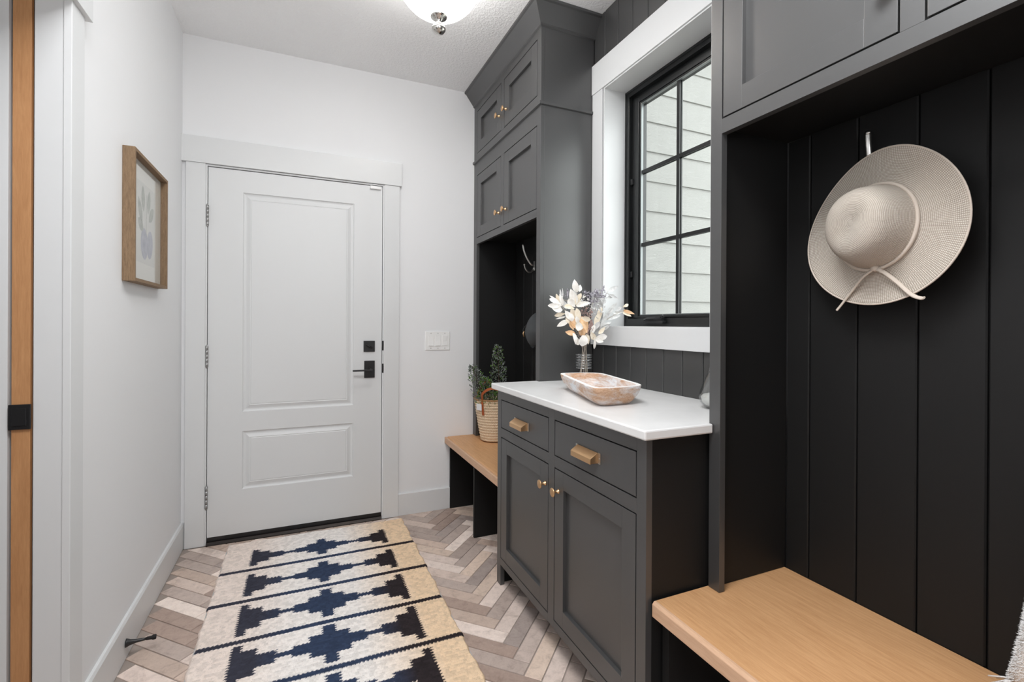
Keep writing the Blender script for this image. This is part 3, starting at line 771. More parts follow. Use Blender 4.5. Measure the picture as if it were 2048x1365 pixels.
# ================================================================== THINGS
# ---- light switches
sp = thing('light_switch', (.811, YF, 1.037), 'white triple rocker switch plate right of the door', 'light switch')
bm = nb(); prism(bm, [(.7290, YF - .0005), (.7290, YF - .003), (.7325, YF - .0065), (.8895, YF - .0065), (.8930, YF - .003), (.8930, YF - .0005)], 2, 1.0365, 1.1555)
obj('wall_plate', bm, PLAS, sp, .001)
for i, xc in enumerate((.765, .811, .857)):
    bm = nb()
    ring(bm, 1, xc - .0185, xc + .0185, 1.0610, 1.1305, xc - .0165, xc + .0165, 1.0630, 1.1285, YF - .0085, YF - .0062)
    obj('rocker_surround', bm, PLAS, sp)
    bm = nb(); prism(bm, [(YF - .006, 1.0635), (YF - .0125 + .003 * (i == 2), 1.0640), (YF - .0085, 1.096), (YF - .0075 - .003 * (i == 2), 1.1280), (YF - .006, 1.1280)], 0, xc - .0162, xc + .0162)
    obj('rocker', bm, PLAS, sp, .0004)
    for z in (1.048, 1.1435):
        bm = nb(); lathe(bm, [(.003, 0), (.003, .0008)], (xc, YF - .0065, z), (0, -1, 0), 10); obj('screw', bm, HINGE, sp)

# ---- picture
pf = thing('picture_frame', (XL + .02, 2.336, 1.353), 'wood-framed pale fruit print hanging on the left wall', 'picture')
bm = nb(); ring(bm, 0, 2.108, 2.566, 1.3535, 1.8340, 2.1205, 2.5535, 1.3660, 1.8215, XL + .0005, XL + .038)
obj('frame', bm, FRAMEW, pf, .0008)
obj('mat_board', B(XL + .0005, XL + .0135, 2.1207, 2.5533, 1.3662, 1.8213), MATB, pf)
obj('print', B(XL + .0135, XL + .0139, 2.215, 2.465, 1.436, 1.750), PAPER, pf, label='pale botanical print on paper')
def flat_shape(name, pts, mat, k=0):
    bm = nb(); x0, x1 = XL + .0139 + .00012 * k, XL + .01405 + .00012 * k
    prism(bm, pts, 0, x0, x1); obj(name, bm, mat, pf)
def ell(cy, cz, a, b, rot=0, n=20, tipped=0):
    out = []
    for i in range(n):
        t = 2 * math.pi * i / n; u = a * math.cos(t); v_ = b * math.sin(t) * (1 - tipped * abs(math.sin(t / 2)) * 0)
        if tipped: u *= (1 - .55 * abs(math.sin(t)) ** 3)
        out.append((cy + u * math.cos(rot) - v_ * math.sin(rot), cz + u * math.sin(rot) + v_ * math.cos(rot)))
    return out
flat_shape('printed_fruit', ell(2.318, 1.515, .046, .062, .1), PLUM, 0)
flat_shape('printed_fruit', ell(2.392, 1.520, .040, .058, -.15), PLUM, 1)
for (a, b, l, r) in ((2.262, 1.640, .052, .5), (2.300, 1.690, .050, .1), (2.375, 1.690, .050, -.25), (2.410, 1.645, .045, -.8), (2.270, 1.585, .038, 1.1)):
    flat_shape('printed_leaf', ell(a, b, .022, l, r, 18, 1), PLEAF, 2)
flat_shape('printed_stem', [(2.338, 1.560), (2.343, 1.560), (2.348, 1.715), (2.345, 1.715)], PLEAF, 3)
obj('glass', B(XL + .0150, XL + .0165, 2.1207, 2.5533, 1.3662, 1.8213), PICGLASS, pf)

# ---- door stop on the left baseboard
dsp = thing('door_stop', (XL + .0145, 2.117, .052), 'black tapered door stop on the left baseboard', 'door stop')
bm = nb(); lathe(bm, [(.0145, 0), (.0140, .003), (.0100, .012), (.0062, .030), (.0050, .050), (.0046, .058)], (XL + .0145, 2.117, .058), (1, .12, -.05), 20)
obj('stem', bm, BLK, dsp)
bm = nb(); lathe(bm, [(.0046, .058), (.0058, .060), (.0062, .074), (.0085, .078), (.0085, .086), (.0070, .088)], (XL + .0145, 2.117, .058), (1, .12, -.05), 20)
obj('rubber_tip', bm, simple('black_rubber', (.01, .008, .008, 1), .8), dsp)

# ---- ceiling light
LX, LY = .5275, 1.986
cl = thing('ceiling_light', (LX, LY, ZC), 'lit white glass bowl ceiling light with a silver finial', 'ceiling light')
bm = nb(); prof = [(.0, 2.5070)]
for i in range(1, 19):
    a = math.radians(90 - i * 4.9); prof.append((.190 * math.cos(a), 2.7065 - .1995 * math.sin(a)))
prof += [(.178, 2.716)]
lathe(bm, prof, (LX, LY, 0), seg=48, cap=False)
obj('glass_bowl', bm, globe_m, cl, label='glowing opal glass bowl')
bm = nb(); lathe(bm, [(.150, 2.712), (.186, 2.714), (.198, 2.720), (.198, 2.736), (.190, 2.7445), (.150, 2.7445)], (LX, LY, 0), seg=48)
obj('ceiling_canopy', bm, BRASS, cl)
bm = nb(); lathe(bm, [(.0, 2.4340), (.011, 2.4355), (.022, 2.4410), (.0285, 2.4500), (.0295, 2.4580), (.0255, 2.4660), (.0145, 2.4710), (.0130, 2.4810), (.015, 2.4880), (.024, 2.4960), (.0345, 2.5030), (.0365, 2.5080), (.034, 2.5120), (.0, 2.5130)], (LX, LY, 0), seg=32)
obj('finial', bm, CHROME, cl, label='silver turned finial')
bl = bpy.data.lights.new('bulb', 'AREA'); bl.shape = 'DISK'; bl.size = .27; bl.energy = BULB_POWER; bl.color = (1.0, .985, .965)
bo = bpy.data.objects.new('bulb', bl); COL.objects.link(bo); bo.parent = cl; bo.location = (0, 0, -.085)

# ---- rug
def hashn(a, b): 
    v_ = np.sin(a * 12.9898 + b * 78.233) * 43758.5453
    return v_ - np.floor(v_)
def make_rug():
    x0, x1, y0, y1, st = -.355, .575, 0.93, 2.968, .0036
    nx = int((x1 - x0) / st) + 1; ny = int((y1 - y0) / st) + 1
    gx, gy = np.meshgrid(np.linspace(x0, x1, nx), np.linspace(y0, y1, ny))
    # stitch texture
    row = gy / .0125; rid = np.floor(row); rf = row - rid
    colm = gx / .0145 + .5 * (rid % 2); cid = np.floor(colm); cf = colm - cid
    h = .0085 + .0030 * np.sqrt(np.clip(np.sin(np.pi * rf), 0, 1)) * (0.55 + .45 * np.sqrt(np.clip(np.sin(np.pi * np.mod(cf + .35 * np.abs(rf - .5), 1)), 0, 1)))
    h += .0012 * (hashn(cid, rid) - .5)
    h += .0012 * np.sin(gx * 9 + 1) * np.sin(gy * 7)
    edge = np.minimum(np.minimum(gx - x0, x1 - gx), np.minimum(gy - y0, y1 - gy))
    h = np.where(edge < .006, h * np.clip(edge / .006, 0.12, 1), h)
    # pattern coordinates with knitted teeth
    teeth = (np.abs(np.mod(gy / .0145, 1) - .5) * 2 - .5) * .008 * 1.6
    px = gx + teeth * np.where(gx > .1, 1, -1)
    py = gy + .0022 * np.sin(gx * 2 * np.pi / .0145)
    dark = np.zeros_like(gx, bool)
    stripes = [2.621, 2.335, 2.046, 1.765, 1.480, 1.195]
    for s in stripes: dark |= np.abs(py - s) < .0125
    centres = [(2.752, .090), (2.474, .101), (2.192, .110), (1.908, .113), (1.622, .113), (1.337, .113), (1.07, .1)]
    for c, H in centres:
        dy = np.abs(py - c); dx = np.abs(px - .105)
        s = H / .11
        m = ((dy < .030 * s) & (dx < .130)) | ((dy < .062 * s) & (dx < .072)) | ((dy < H) & (dx < .024))
        m |= (dy < .0125) & (gx > -.10) & (gx < .33)
        sx = np.where(px < .105, px + .228, .443 - px)      # distance inward from the outer edge of the side motifs
        m |= (sx > 0) & (sx < .034) & (dy < H)
        m |= (sx > 0) & (sx < .086) & (dy < .072 * s)
        m |= (sx > 0) & (sx < .150) & (dy < .034 * s)
        dark |= m & (gy > y0 + .02)
    C = np.ones(gx.shape + (4,), np.float32)
    t = np.clip((gx - .22) / .25, 0, 1)[..., None]
    tl = np.clip((-.02 - gx) / .2, 0, 1)[..., None]
    cream = np.array(srgb(240, 235, 231)[:3]); tan = np.array(srgb(234, 206, 174)[:3]); pink = np.array(srgb(234, 220, 211)[:3])
    light = cream * (1 - t) + tan * t; light = light * (1 - tl) + pink * tl  # tan and pink drift over the cream: mixed light painted into the rug
    navy = np.array(srgb(54, 66, 90)[:3]); char = np.array(srgb(48, 42, 44)[:3]); slate = np.array(srgb(60, 61, 72)[:3])
    td = np.clip((gx - .25) / .12, 0, 1)[..., None]; tdl = np.clip((-.05 - gx) / .1, 0, 1)[..., None]
    dk = navy * (1 - td) + char * td; dk = dk * (1 - tdl) + slate * tdl  # bluer centre and browner right side are painted-in light tint too
    jit = (.88 + .26 * hashn(cid + 3, rid + 9))[..., None]
    rgb = np.where(dark[..., None], dk * (.85 + .3 * hashn(cid, rid)[..., None]), light * np.clip(jit, .8, 1.08))
    C[..., :3] = rgb
    wob = .003 * np.sin(gy * 31) + .002 * np.sin(gy * 77)
    ex = np.clip(1 - (gx - x0) / .03, 0, 1) - np.clip(1 - (x1 - gx) / .03, 0, 1)
    V = np.stack([gx + wob * ex, gy + .003 * np.sin(gx * 23) * np.clip(1 - (y1 - gy) / .03, 0, 1), h], -1).reshape(-1, 3)
    off = np.array([.11, 1.95, 0.0]); V -= off
    V[:, 2] += .0002
    idx = np.arange(nx * ny).reshape(ny, nx)
    F = np.stack([idx[:-1, :-1], idx[:-1, 1:], idx[1:, 1:], idx[1:, :-1]], -1).reshape(-1, 4)
    # underside
    b = len(V); VB = np.array([[x0, y0, .0003], [x1, y0, .0003], [x1, y1, .0003], [x0, y1, .0003]]) - off
    me = bpy.data.meshes.new('rug'); Vall = np.vstack([V, VB]); Fl = F.tolist() + [[b + 3, b + 2, b + 1, b]]
    me.from_pydata(Vall.tolist(), [], Fl)
    a = me.color_attributes.new('dye_and_light_tint', 'FLOAT_COLOR', 'POINT')
    cc = np.vstack([C.reshape(-1, 4), np.ones((4, 4), np.float32) * .5]); a.data.foreach_set('color', cc.astype(np.float32).ravel())
    me.polygons.foreach_set('use_smooth', np.ones(len(me.polygons), bool)); me.materials.append(RUG); me.update()
    o = bpy.data.objects.new('rug', me); COL.objects.link(o); o.location = off
    return tag(o, 'woven jute runner rug with navy stepped diamonds on the brick floor', 'rug')
make_rug()

# ---- dough bowl on the counter
def dough_bowl():
    A = np.array([.872, 1.322]); Bq = np.array([1.094, 1.336]); Cc = np.array([1.197, 1.752]); D = np.array([1.013, 1.808])
    def outline(inset, n=96, bow=.012, k=9.0):
        out = []
        for i in range(n):
            t = 2 * math.pi * i / n; u, v_ = math.cos(t), math.sin(t)
            m = (abs(u) ** k + abs(v_) ** k) ** (-1 / k); u *= m; v_ *= m      # superellipse square
            a = .1 - inset; 
            uu = u * (1 - inset / .098); vv = v_ * (1 - inset / .215)
            s = (uu + 1) / 2; r = (vv + 1) / 2
            p_ = (A * (1 - s) + Bq * s) * (1 - r) + (D * (1 - s) + Cc * s) * r
            w = (1 - uu * uu); p_ = p_ + np.array([.24, .97]) * bow * w * (1 if v_ > 0 else -1) * abs(v_) ** 2
            out.append(p_)
        return out
    layers = [(.044, .9302), (.036, .9310), (.024, .944), (.010, .964), (.003, .980), (.000, .9945), (.001, .9965)]
    inner = [(.0165, .9965), (.0185, .994), (.026, .975), (.037, .955), (.052, .943), (.062, .941)]
    bm = nb(); rings = []
    for ins, z in layers + inner: rings.append([bm.verts.new((q[0], q[1], z)) for q in outline(ins)])
    n = len(rings[0])
    for i in range(len(rings) - 1):
        for j in range(n):
            f = bm.faces.new((rings[i][j], rings[i][(j + 1) % n], rings[i + 1][(j + 1) % n], rings[i + 1][j])); f.smooth = i not in (len(layers) - 1,)
            if i == len(layers) - 1: f.material_index = 1
    bm.faces.new(rings[0][::-1]); f = bm.faces.new(rings[-1])
    tag(obj('dough_bowl', bm, [BOWLW, BOWLRIM]), 'whitewashed wooden dough bowl on the white countertop', 'bowl')
dough_bowl()

# ---- tall glass vase with dried stems
VX, VY, VT = 1.190, 1.882, 1.122
vz = thing('vase', (VX, VY, .9302), 'clear ribbed cylinder vase holding dried stems', 'vase')
bm = nb()
prof = [(.0, .9304), (.036, .9304), (.037, .934)]
z = .955
rib = []
prof += [(.0375, .985)]
prof += [(.0375, 1.065), (.0378, VT), (.0368, VT + .001)]
lathe(bm, prof, (VX, VY, 0), seg=40, cap=False)
for i in range(6):
    zz = 1.008 + i * .0118; bmr = nb()
    tube(bmr, [(VX + .0400 * math.cos(2 * math.pi * k / 40), VY + .0400 * math.sin(2 * math.pi * k / 40), zz) for k in range(40)], .0019, 6, closed=True)
    obj('glass_rib', bmr, RIBG, vz)
for rr_, zz, t_r in ((.0375, VT, .0010), (.036, .9328, .0019)):
    bmr = nb(); tube(bmr, [(VX + rr_ * math.cos(2 * math.pi * k / 40), VY + rr_ * math.sin(2 * math.pi * k / 40), zz) for k in range(40)], t_r, 6, closed=True)
    obj('glass_rim', bmr, RIBG, vz)
RV = Vector((.915, -.403, 0)); DV = Vector((.403, .915, 0))   # across and away, seen from the doorway side of the room
VC = Vector((VX, VY, VT))
def bq(u, w, d=0): return VC + RV * u + Vector((0, 0, w)) + DV * d
S = .0023
def pxq(px, py, d=0): return bq((px - 1169.5) * S, (686 - py) * S, d)
def leaf_mesh(base, tip, width, bend=.15, roll=0.0, n=7, cup=.25, kind=0):
    base = Vector(base); tip = Vector(tip); L = (tip - base).length; d = (tip - base).normalized()
    side = d.cross(-DV)
    if side.length < .2: side = d.orthogonal()
    side.normalize(); nrm = side.cross(d).normalized()
    q = Matrix.Rotation(roll, 3, d); side = q @ side; nrm = q @ nrm
    bm = nb(); rows = []
    for i in range(n + 1):
        t = i / n; w = width / 2 * (math.sin(math.pi * min(1, t ** .8 * .97 + .03)) ** .8) if kind == 0 else width / 2 * (math.sin(math.pi * (t ** 1.4 * .96 + .02)) ** .7)
        w = max(w, .0004)
        c = base + d * (L * t) + nrm * (bend * L * math.sin(math.pi * t)) + side * (bend * .5 * L * t * t)
        rows.append([bm.verts.new(c + side * (w * s) + nrm * (cup * w * abs(s) + .0)) for s in (-1, -.5, 0, .5, 1)])
    for i in range(n):
        for k in range(4):
            f = bm.faces.new((rows[i][k], rows[i][k + 1], rows[i + 1][k + 1], rows[i + 1][k])); f.smooth = True
    return bm
def stem_thing(name, label, cat, path, leaves, grp, rad=.0013, stuff_leaves=None):
    pts = curve_pts(path, 6)
    bm = nb(); tube(bm, pts, [rad * (1.2 - .5 * i / len(pts)) for i in range(len(pts))], 6)
    s = obj(name, bm, STEMM); tag(s, label, cat, grp)
    for lf in leaves:
        (bx, by), (tx, ty), w, mat = lf[:4]; w = w * 1.35; d0 = lf[4] if len(lf) > 4 else 0; d1 = lf[5] if len(lf) > 5 else d0 + rnd.uniform(-.012, .012)
        bm = leaf_mesh(pxq(bx, by, d0), pxq(tx, ty, d1), w * S, rnd.uniform(-.12, .16), rnd.uniform(-.5, .5), kind=rnd.choice((0, 1)))
        obj('leaf', bm, mat, s)
        bm = nb(); cands = sorted(pts, key=lambda q: (q - pxq(bx, by, d0)).length)[:1]
        tube(bm, [cands[0], (cands[0] + pxq(bx, by, d0)) / 2 + Vector((0, 0, -.002)), pxq(bx, by, d0)], .0007, 5)
        obj('leaf_stalk', bm, STEMM, s)
    if stuff_leaves:
        for nm, cnt, gen, mat, ln in stuff_leaves:
            bm = nb()
            for _ in range(cnt):
                c, dr = gen(); m2 = leaf_mesh(c, c + dr * ln * rnd.uniform(.6, 1.3), ln * rnd.uniform(.3, .55), rnd.uniform(-.3, .3), rnd.uniform(-2, 2), n=3)
                me = bpy.data.meshes.new('t'); m2.to_mesh(me); m2.free(); bm.from_mesh(me); bpy.data.meshes.remove(me)
            o = obj(nm, bm, mat, s); o['kind'] = 'stuff'
    return s
GR = 'dried stems in the glass vase'
def foot(u, d): return VC + RV * (u * 1.35) + DV * (d * 1.2) + Vector((0, 0, -.172))
W_, C_, T_, G_, SV = L_WHITE, L_CREAM, L_TAN, L_GREY, L_SILV
stem_thing('dried_stem', 'bleached leafy stem leaning far left over the counter', 'dried flower', [foot(.012, -.006), bq(-.014, 0, -.008), pxq(1143, 645, -.02), pxq(1123, 612, -.03)],
  [((1124, 612), (1096, 614.5), 8, W_, -.03), ((1122, 610), (1099, 600), 8, W_, -.03), ((1122, 608), (1112, 589), 7, C_, -.02), ((1118, 603), (1100, 592), 3, W_, -.02),
   ((1124, 622), (1103, 616), 10, W_, -.04), ((1130, 628), (1109, 632), 7, C_, -.04), ((1136, 642), (1113, 652.5), 8, W_, -.04), ((1126, 612), (1118, 590), 6, W_, -.02),
   ((1134, 618), (1127, 600), 8, SV, -.01), ((1130, 634), (1111, 639), 3, W_, -.05), ((1142, 640), (1130, 622), 9, W_, -.045)], GR)
stem_thing('dried_stem', 'tallest bleached stem with large upright pale leaves', 'dried flower', [foot(-.01, .01), bq(-.006, 0, .004), pxq(1158, 640, .0), pxq(1154, 606, -.01), pxq(1155, 584, -.01)],
  [((1155, 585), (1148, 560), 10, W_, -.01), ((1159, 584), (1161, 570), 7, W_, -.01), ((1151, 610), (1141, 579), 12, W_, -.025), ((1152, 613), (1179, 605), 8, W_, -.03),
   ((1150, 614), (1136, 600), 11, W_, -.03), ((1156, 600), (1163, 587), 7, C_, -.01), ((1148, 618), (1128, 613), 8, C_, -.03), ((1152, 596), (1148, 582), 6, SV, 0), ((1160, 612), (1150, 596), 9, C_, -.02)], GR)
stem_thing('dried_stem', 'stem of broad tan leaves at the front of the bouquet', 'dried flower', [foot(.004, -.014), bq(-.004, 0, -.018), pxq(1162, 662, -.035), pxq(1153, 632, -.045)],
  [((1152, 658), (1146, 620), 15, T_, -.05), ((1172, 666), (1161, 634), 13, T_, -.045), ((1149, 668), (1130, 663), 8, T_, -.05), ((1160, 636), (1178, 639), 8, C_, -.06, -.07),
   ((1149, 652), (1164, 655), 12, W_, -.065), ((1156, 650), (1149, 634), 6, W_, -.06), ((1166, 672), (1158, 650), 10, T_, -.045), ((1158, 646), (1151, 618), 9, C_, -.05), ((1146, 660), (1140, 644), 7, T_, -.045), ((1140, 650), (1132, 634), 7, C_, -.04), ((1144, 644), (1137, 626), 8, W_, -.045), ((1150, 640), (1142, 618), 8, C_, -.045), ((1158, 664), (1152, 642), 8, L_CREAM, -.05)], GR)
def gcloud(cx_, cy_, rx, ry, rd=.025, d0=0):
    def g():
        a = rnd.uniform(0, 2 * math.pi); r = math.sqrt(rnd.random())
        c = pxq(cx_ + rx * r * math.cos(a), cy_ + ry * r * math.sin(a), d0 + rnd.uniform(-rd, rd))
        dr = Vector((rnd.gauss(0, 1), rnd.gauss(0, 1), rnd.gauss(.4, 1))).normalized(); return c, dr
    return g
stem_thing('dried_stem', 'grey lavender sprig of tiny leaves at the back of the bouquet', 'dried flower', [foot(.0, .016), bq(.006, 0, .016), pxq(1180, 640, .02), pxq(1190, 600, .02), pxq(1208, 582, .02)],
  [((1206, 586), (1211, 570), 3, G_, .02), ((1136, 596), (1137, 577), 3, G_, .01), ((1125, 600), (1128, 576), 3, SV, .01), ((1123, 598), (1123, 578), 2.5, SV, .01)], GR,
  stuff_leaves=[('small_leaves', 120, gcloud(1184, 595, 22, 13, .03, .02), L_GREY, .017), ('small_leaves', 55, gcloud(1203, 588, 14, 11, .02, .02), L_GREY, .015), ('small_leaves', 60, gcloud(1196, 614, 15, 20, .02, .01), L_SILV, .016), ('small_leaves', 40, gcloud(1168, 604, 16, 11, .02, 0), L_WHITE, .017), ('small_leaves', 16, gcloud(1128, 592, 9, 6, .02, 0), L_GREY, .010)])
stem_thing('dried_stem', 'mauve-brown dried bloom in the middle of the bouquet', 'dried flower', [foot(.010, .0), bq(.008, 0, .0), pxq(1176, 650, -.005), pxq(1182, 618, .0)],
  [((1176, 670), (1170, 644), 8, L_MAUVE, -.02), ((1183, 664), (1184, 640), 7, L_MAUVE, -.01), ((1160, 672), (1166, 652), 9, L_MAUVE, -.02)], GR,
  stuff_leaves=[('small_leaves', 110, gcloud(1177, 640, 10, 26, .02, -.004), L_MAUVE, .012), ('small_leaves', 25, gcloud(1166, 622, 7, 8, .02, -.02), L_MAUVE, .009)])
stem_thing('dried_stem', 'long silvery blade-leaved stem reaching right over the window sill', 'dried flower', [foot(-.018, .004), bq(.016, .006, .002), pxq(1192, 660, .01), pxq(1216, 640, .03), pxq(1256, 618, .05)],
  [((1205, 645), (1243, 606), 8, SV, .03, .06), ((1210, 642), (1247, 629), 6, SV, .03, .06), ((1236, 622), (1250, 613), 5, SV, .05), ((1252, 613), (1264, 607), 5, C_, .055), ((1253, 620), (1276, 626.5), 5, T_, .055), ((1252, 624), (1270, 632), 6, C_, .055),
   ((1204, 652), (1228, 617), 6, SV, .02), ((1232, 626), (1254, 623), 5, SV, .05), ((1196, 660), (1224, 642), 7, SV, .01), ((1194, 664), (1222, 648), 8, SV, .01), ((1200, 640), (1206, 612), 8, C_, .01), ((1190, 655), (1200, 628), 9, C_, .0)], GR)
stem_thing('dried_stem', 'thin grey stem with curled leaves beside the window casing', 'dried flower', [foot(-.012, -.006), bq(.012, .004, .012), pxq(1196, 640, .03), pxq(1217, 586, .04)],
  [((1221, 581), (1243, 571), 7, SV, .04), ((1217, 585), (1242, 597), 4, SV, .04), ((1216, 597), (1235, 590), 6, SV, .04), ((1203, 606), (1216, 600), 9, SV, .03), ((1200, 612), (1213, 590), 6, SV, .03)], GR)
stem_thing('dried_stem', 'short drooping bleached leaves at the vase mouth', 'dried flower', [foot(.016, .010), bq(.010, -.004, -.012), pxq(1186, 676, -.02), pxq(1192, 674, -.02)],
  [((1198, 668), (1212, 655), 6, C_, -.01), ((1188, 662), (1200, 644), 7, SV, .0), ((1182, 672), (1190, 650), 7, W_, -.01), ((1191, 676), (1214, 672), 9, W_, -.02), ((1190, 674), (1191, 698), 4, W_, -.025), ((1192, 678), (1206, 684), 8, W_, -.02), ((1163, 692), (1165, 668), 14, W_, -.045), ((1145, 666), (1151, 688), 6, W_, -.05, -.055),
   ((1190, 680), (1182, 664), 8, C_, -.02), ((1176, 688), (1172, 668), 8, C_, -.035), ((1156, 690), (1148, 670), 8, W_, -.04)], GR)

# ---- teardrop glass vase at the right end of the counter
gv = thing('glass_vase', (1.262, 1.168, .9302), 'clear teardrop glass with white base half hidden behind the locker', 'vase')
GX, GY = 1.262, 1.168
bm = nb()
prof = [(.0, .9304), (.030, .9306), (.048, .938), (.060, .952), (.0635, .968), (.060, .988), (.050, 1.015), (.038, 1.043), (.031, 1.066), (.0298, 1.066), (.0365, 1.043), (.0485, 1.015), (.0583, .988), (.0617, .968), (.058, .953), (.046, .940), (.0, .936)]
lathe(bm, prof, (GX, GY, 0), seg=40, cap=False); obj('glass_body', bm, SEEDG, gv)
bm = nb(); lathe(bm, [(.0, .9370), (.040, .9410), (.053, .952), (.0575, .968), (.050, .976), (.030, .980), (.0, .981)], (GX, GY, 0), seg=32, cap=False); obj('white_filling', bm, WAX, gv, label='white filling in the bottom')

# ---- straw basket with evergreen sprigs
BX, BY, BZ = 1.135, 2.835, .4685
bk = thing('basket', (BX, BY, BZ), 'palm-woven basket with leather handles on the far bench', 'basket')
bm = nb(); prof = []
N = 90
for i in range(N + 1):
    t = i / N; r = .088 + (.134 - .088) * (t ** .85); r += .0048 * abs(math.sin(t * math.pi * 15)); prof.append((r if i else .080, .003 + t * .262))
prof += [(.136, .268), (.130, .270), (.127, .262), (.120, .20), (.085, .02)]
lathe(bm, prof, (BX, BY, BZ), seg=56, cap=True, sx=1.0, sy=.92, uv=(11, 9)); obj('woven_body', bm, BASK, bk)
bm = nb(); seg = 64; tube(bm, [(BX + .134 * math.cos(2 * math.pi * k / seg), BY + .124 * math.sin(2 * math.pi * k / seg), BZ + .266 + .0016 * math.sin(k * 2.4)) for k in range(seg)], .0062, 8, closed=True)
obj('braided_rim', bm, BASK, bk)
def ring_pt(ang, r=.137, z=.25): return Vector((BX + r * math.cos(ang), BY + .925 * r * math.sin(ang), BZ + z))
def strap(pts, w, t=.003):
    bm = nb(); pts = curve_pts(pts, 8); rows = []
    for i, p_ in enumerate(pts):
        d = (pts[min(i + 1, len(pts) - 1)] - pts[max(i - 1, 0)]).normalized(); o_ = (p_ - Vector((BX, BY, p_.z))).normalized()
        s_v = d.cross(o_)
        if s_v.length < .1: s_v = d.orthogonal()
        s_v.normalize(); n_ = s_v.cross(d).normalized()
        rows.append([bm.verts.new(p_ + s_v * a * w / 2 + n_ * b * t / 2) for a, b in ((-1, -1), (1, -1), (1, 1), (-1, 1))])
    for i in range(len(rows) - 1):
        for k in range(4): bm.faces.new((rows[i][k], rows[i][(k + 1) % 4], rows[i + 1][(k + 1) % 4], rows[i + 1][k]))
    bm.faces.new(rows[0][::-1]); bm.faces.new(rows[-1]); return bm
a0 = math.atan2(-.80, -.62)
for s_, a_c, wd_ in ((0, math.radians(-112), .60), (1, math.radians(95), .62)):
    aL, aR = a_c - wd_, a_c + wd_
    if s_ == 0: P_ = [ring_pt(aL, .128, .175), ring_pt(aL, .1375, .235), ring_pt(aL, .139, .275), ring_pt(aL + .1, .150, .315), ring_pt(a_c - .1, .152, .345), ring_pt(aR - .1, .150, .315), ring_pt(aR, .139, .275), ring_pt(aR, .1375, .235), ring_pt(aR, .128, .175)]
    else: P_ = [ring_pt(aL, .128, .175), ring_pt(aL, .1375, .235), ring_pt(aL, .139, .275), ring_pt(a_c, .134, .355), ring_pt(aR, .139, .275), ring_pt(aR, .1375, .235), ring_pt(aR, .128, .175)]
    obj('leather_handle', strap(P_, .015), LEATHER, bk, label='tan leather loop handle')
ta = math.radians(-157)
bm = nb(); rr = []
for i in range(5):
    a = ta + (i - 2) * .085; rr.append([bm.verts.new(ring_pt(a, .1405, .205)), bm.verts.new(ring_pt(a, .1425, .245))])
for i in range(4): bm.faces.new((rr[i][0], rr[i + 1][0], rr[i + 1][1], rr[i][1]))
ret = bmesh.ops.extrude_face_region(bm, geom=bm.faces[:]); bmesh.ops.translate(bm, verts=[g for g in ret['geom'] if isinstance(g, bmesh.types.BMVert)], vec=(-.001, -.001, 0))
obj('cloth_tag', bm, CLOTHTAG, bk, label='small white cloth tag')
def shrub(label, base, top, rad, n, mats, sizes, spread=1.0, lean=None):
    base = Vector(base); top = Vector(top)
    path = curve_pts([base, base.lerp(top, .5) + Vector((rnd.uniform(-.006, .006), 0, 0)), top], 8)
    bm = nb(); tube(bm, path, .0022, 6)
    s = obj('evergreen_sprig', bm, BARK); tag(s, label, 'plant', 'evergreen sprigs in the basket')
    h = (top - base).length
    for mat, frac in mats:
        bm = nb(); lm = None
        for _ in range(int(n * frac)):
            t = rnd.uniform(.12, 1.0); c = base.lerp(top, t)
            w = rad * (math.sin(math.pi * (.22 + .72 * t)) ** .8) * (rnd.random() ** .45)
            a = rnd.uniform(0, 2 * math.pi)
            c = c + Vector((math.cos(a) * w, math.sin(a) * w, rnd.uniform(-.01, .01)))
            ln = sizes * rnd.uniform(.7, 1.3); u = Vector((math.cos(a), math.sin(a), rnd.uniform(.3, 1.6))).normalized()
            sd = u.cross(Vector((rnd.gauss(0, 1), rnd.gauss(0, 1), rnd.gauss(0, 1)))).normalized()
            v0 = bm.verts.new(c); v1 = bm.verts.new(c + u * ln * .5 + sd * ln * .26); v2 = bm.verts.new(c + u * ln); v3 = bm.verts.new(c + u * ln * .5 - sd * ln * .26)
            bm.faces.new((v0, v1, v2, v3))
        o = obj('foliage', bm, mat, s); o['kind'] = 'stuff'
    # side twigs
    bm = nb()
    for i in range(14):
        t = .15 + .8 * i / 14; c = base.lerp(top, t); a = i * 2.4; w = rad * .8 * math.sin(math.pi * (.2 + .72 * t))
        tube(bm, [c, c + Vector((math.cos(a) * w, math.sin(a) * w, .02))], .0009, 4)
    obj('twig', bm, BARK, s)
shrub('dark frosted evergreen sprig leaning left against the white wall', (BX - .035, BY - .02, BZ + .15), (BX - .172, BY - .045, BZ + .478), .068, 900, ((G_GREY, .8), (G_GREEN, .2)), .0135)
shrub('bright green bushy sprig at the front of the basket', (BX - .03, BY - .035, BZ + .16), (BX - .095, BY - .06, BZ + .400), .070, 900, ((G_GREEN, .8), (G_GREY, .2)), .0135)
shrub('tallest frosted green sprig standing upright in the basket', (BX + .03, BY + .0, BZ + .15), (BX + .008, BY - .015, BZ + .600), .056, 950, ((G_GREY, .72), (G_GREEN, .28)), .0130)
shrub('low frosted sprig at the right side of the basket', (BX + .045, BY - .04, BZ + .15), (BX + .06, BY - .055, BZ + .36), .062, 520, ((G_GREY, .85), (G_GREEN, .15)), .0130)
bm = nb(); lathe(bm, [(.0, .15), (.104, .155)], (BX, BY, BZ), seg=32, cap=False, sy=.92); obj('basket_filling', bm, SOIL, bk)

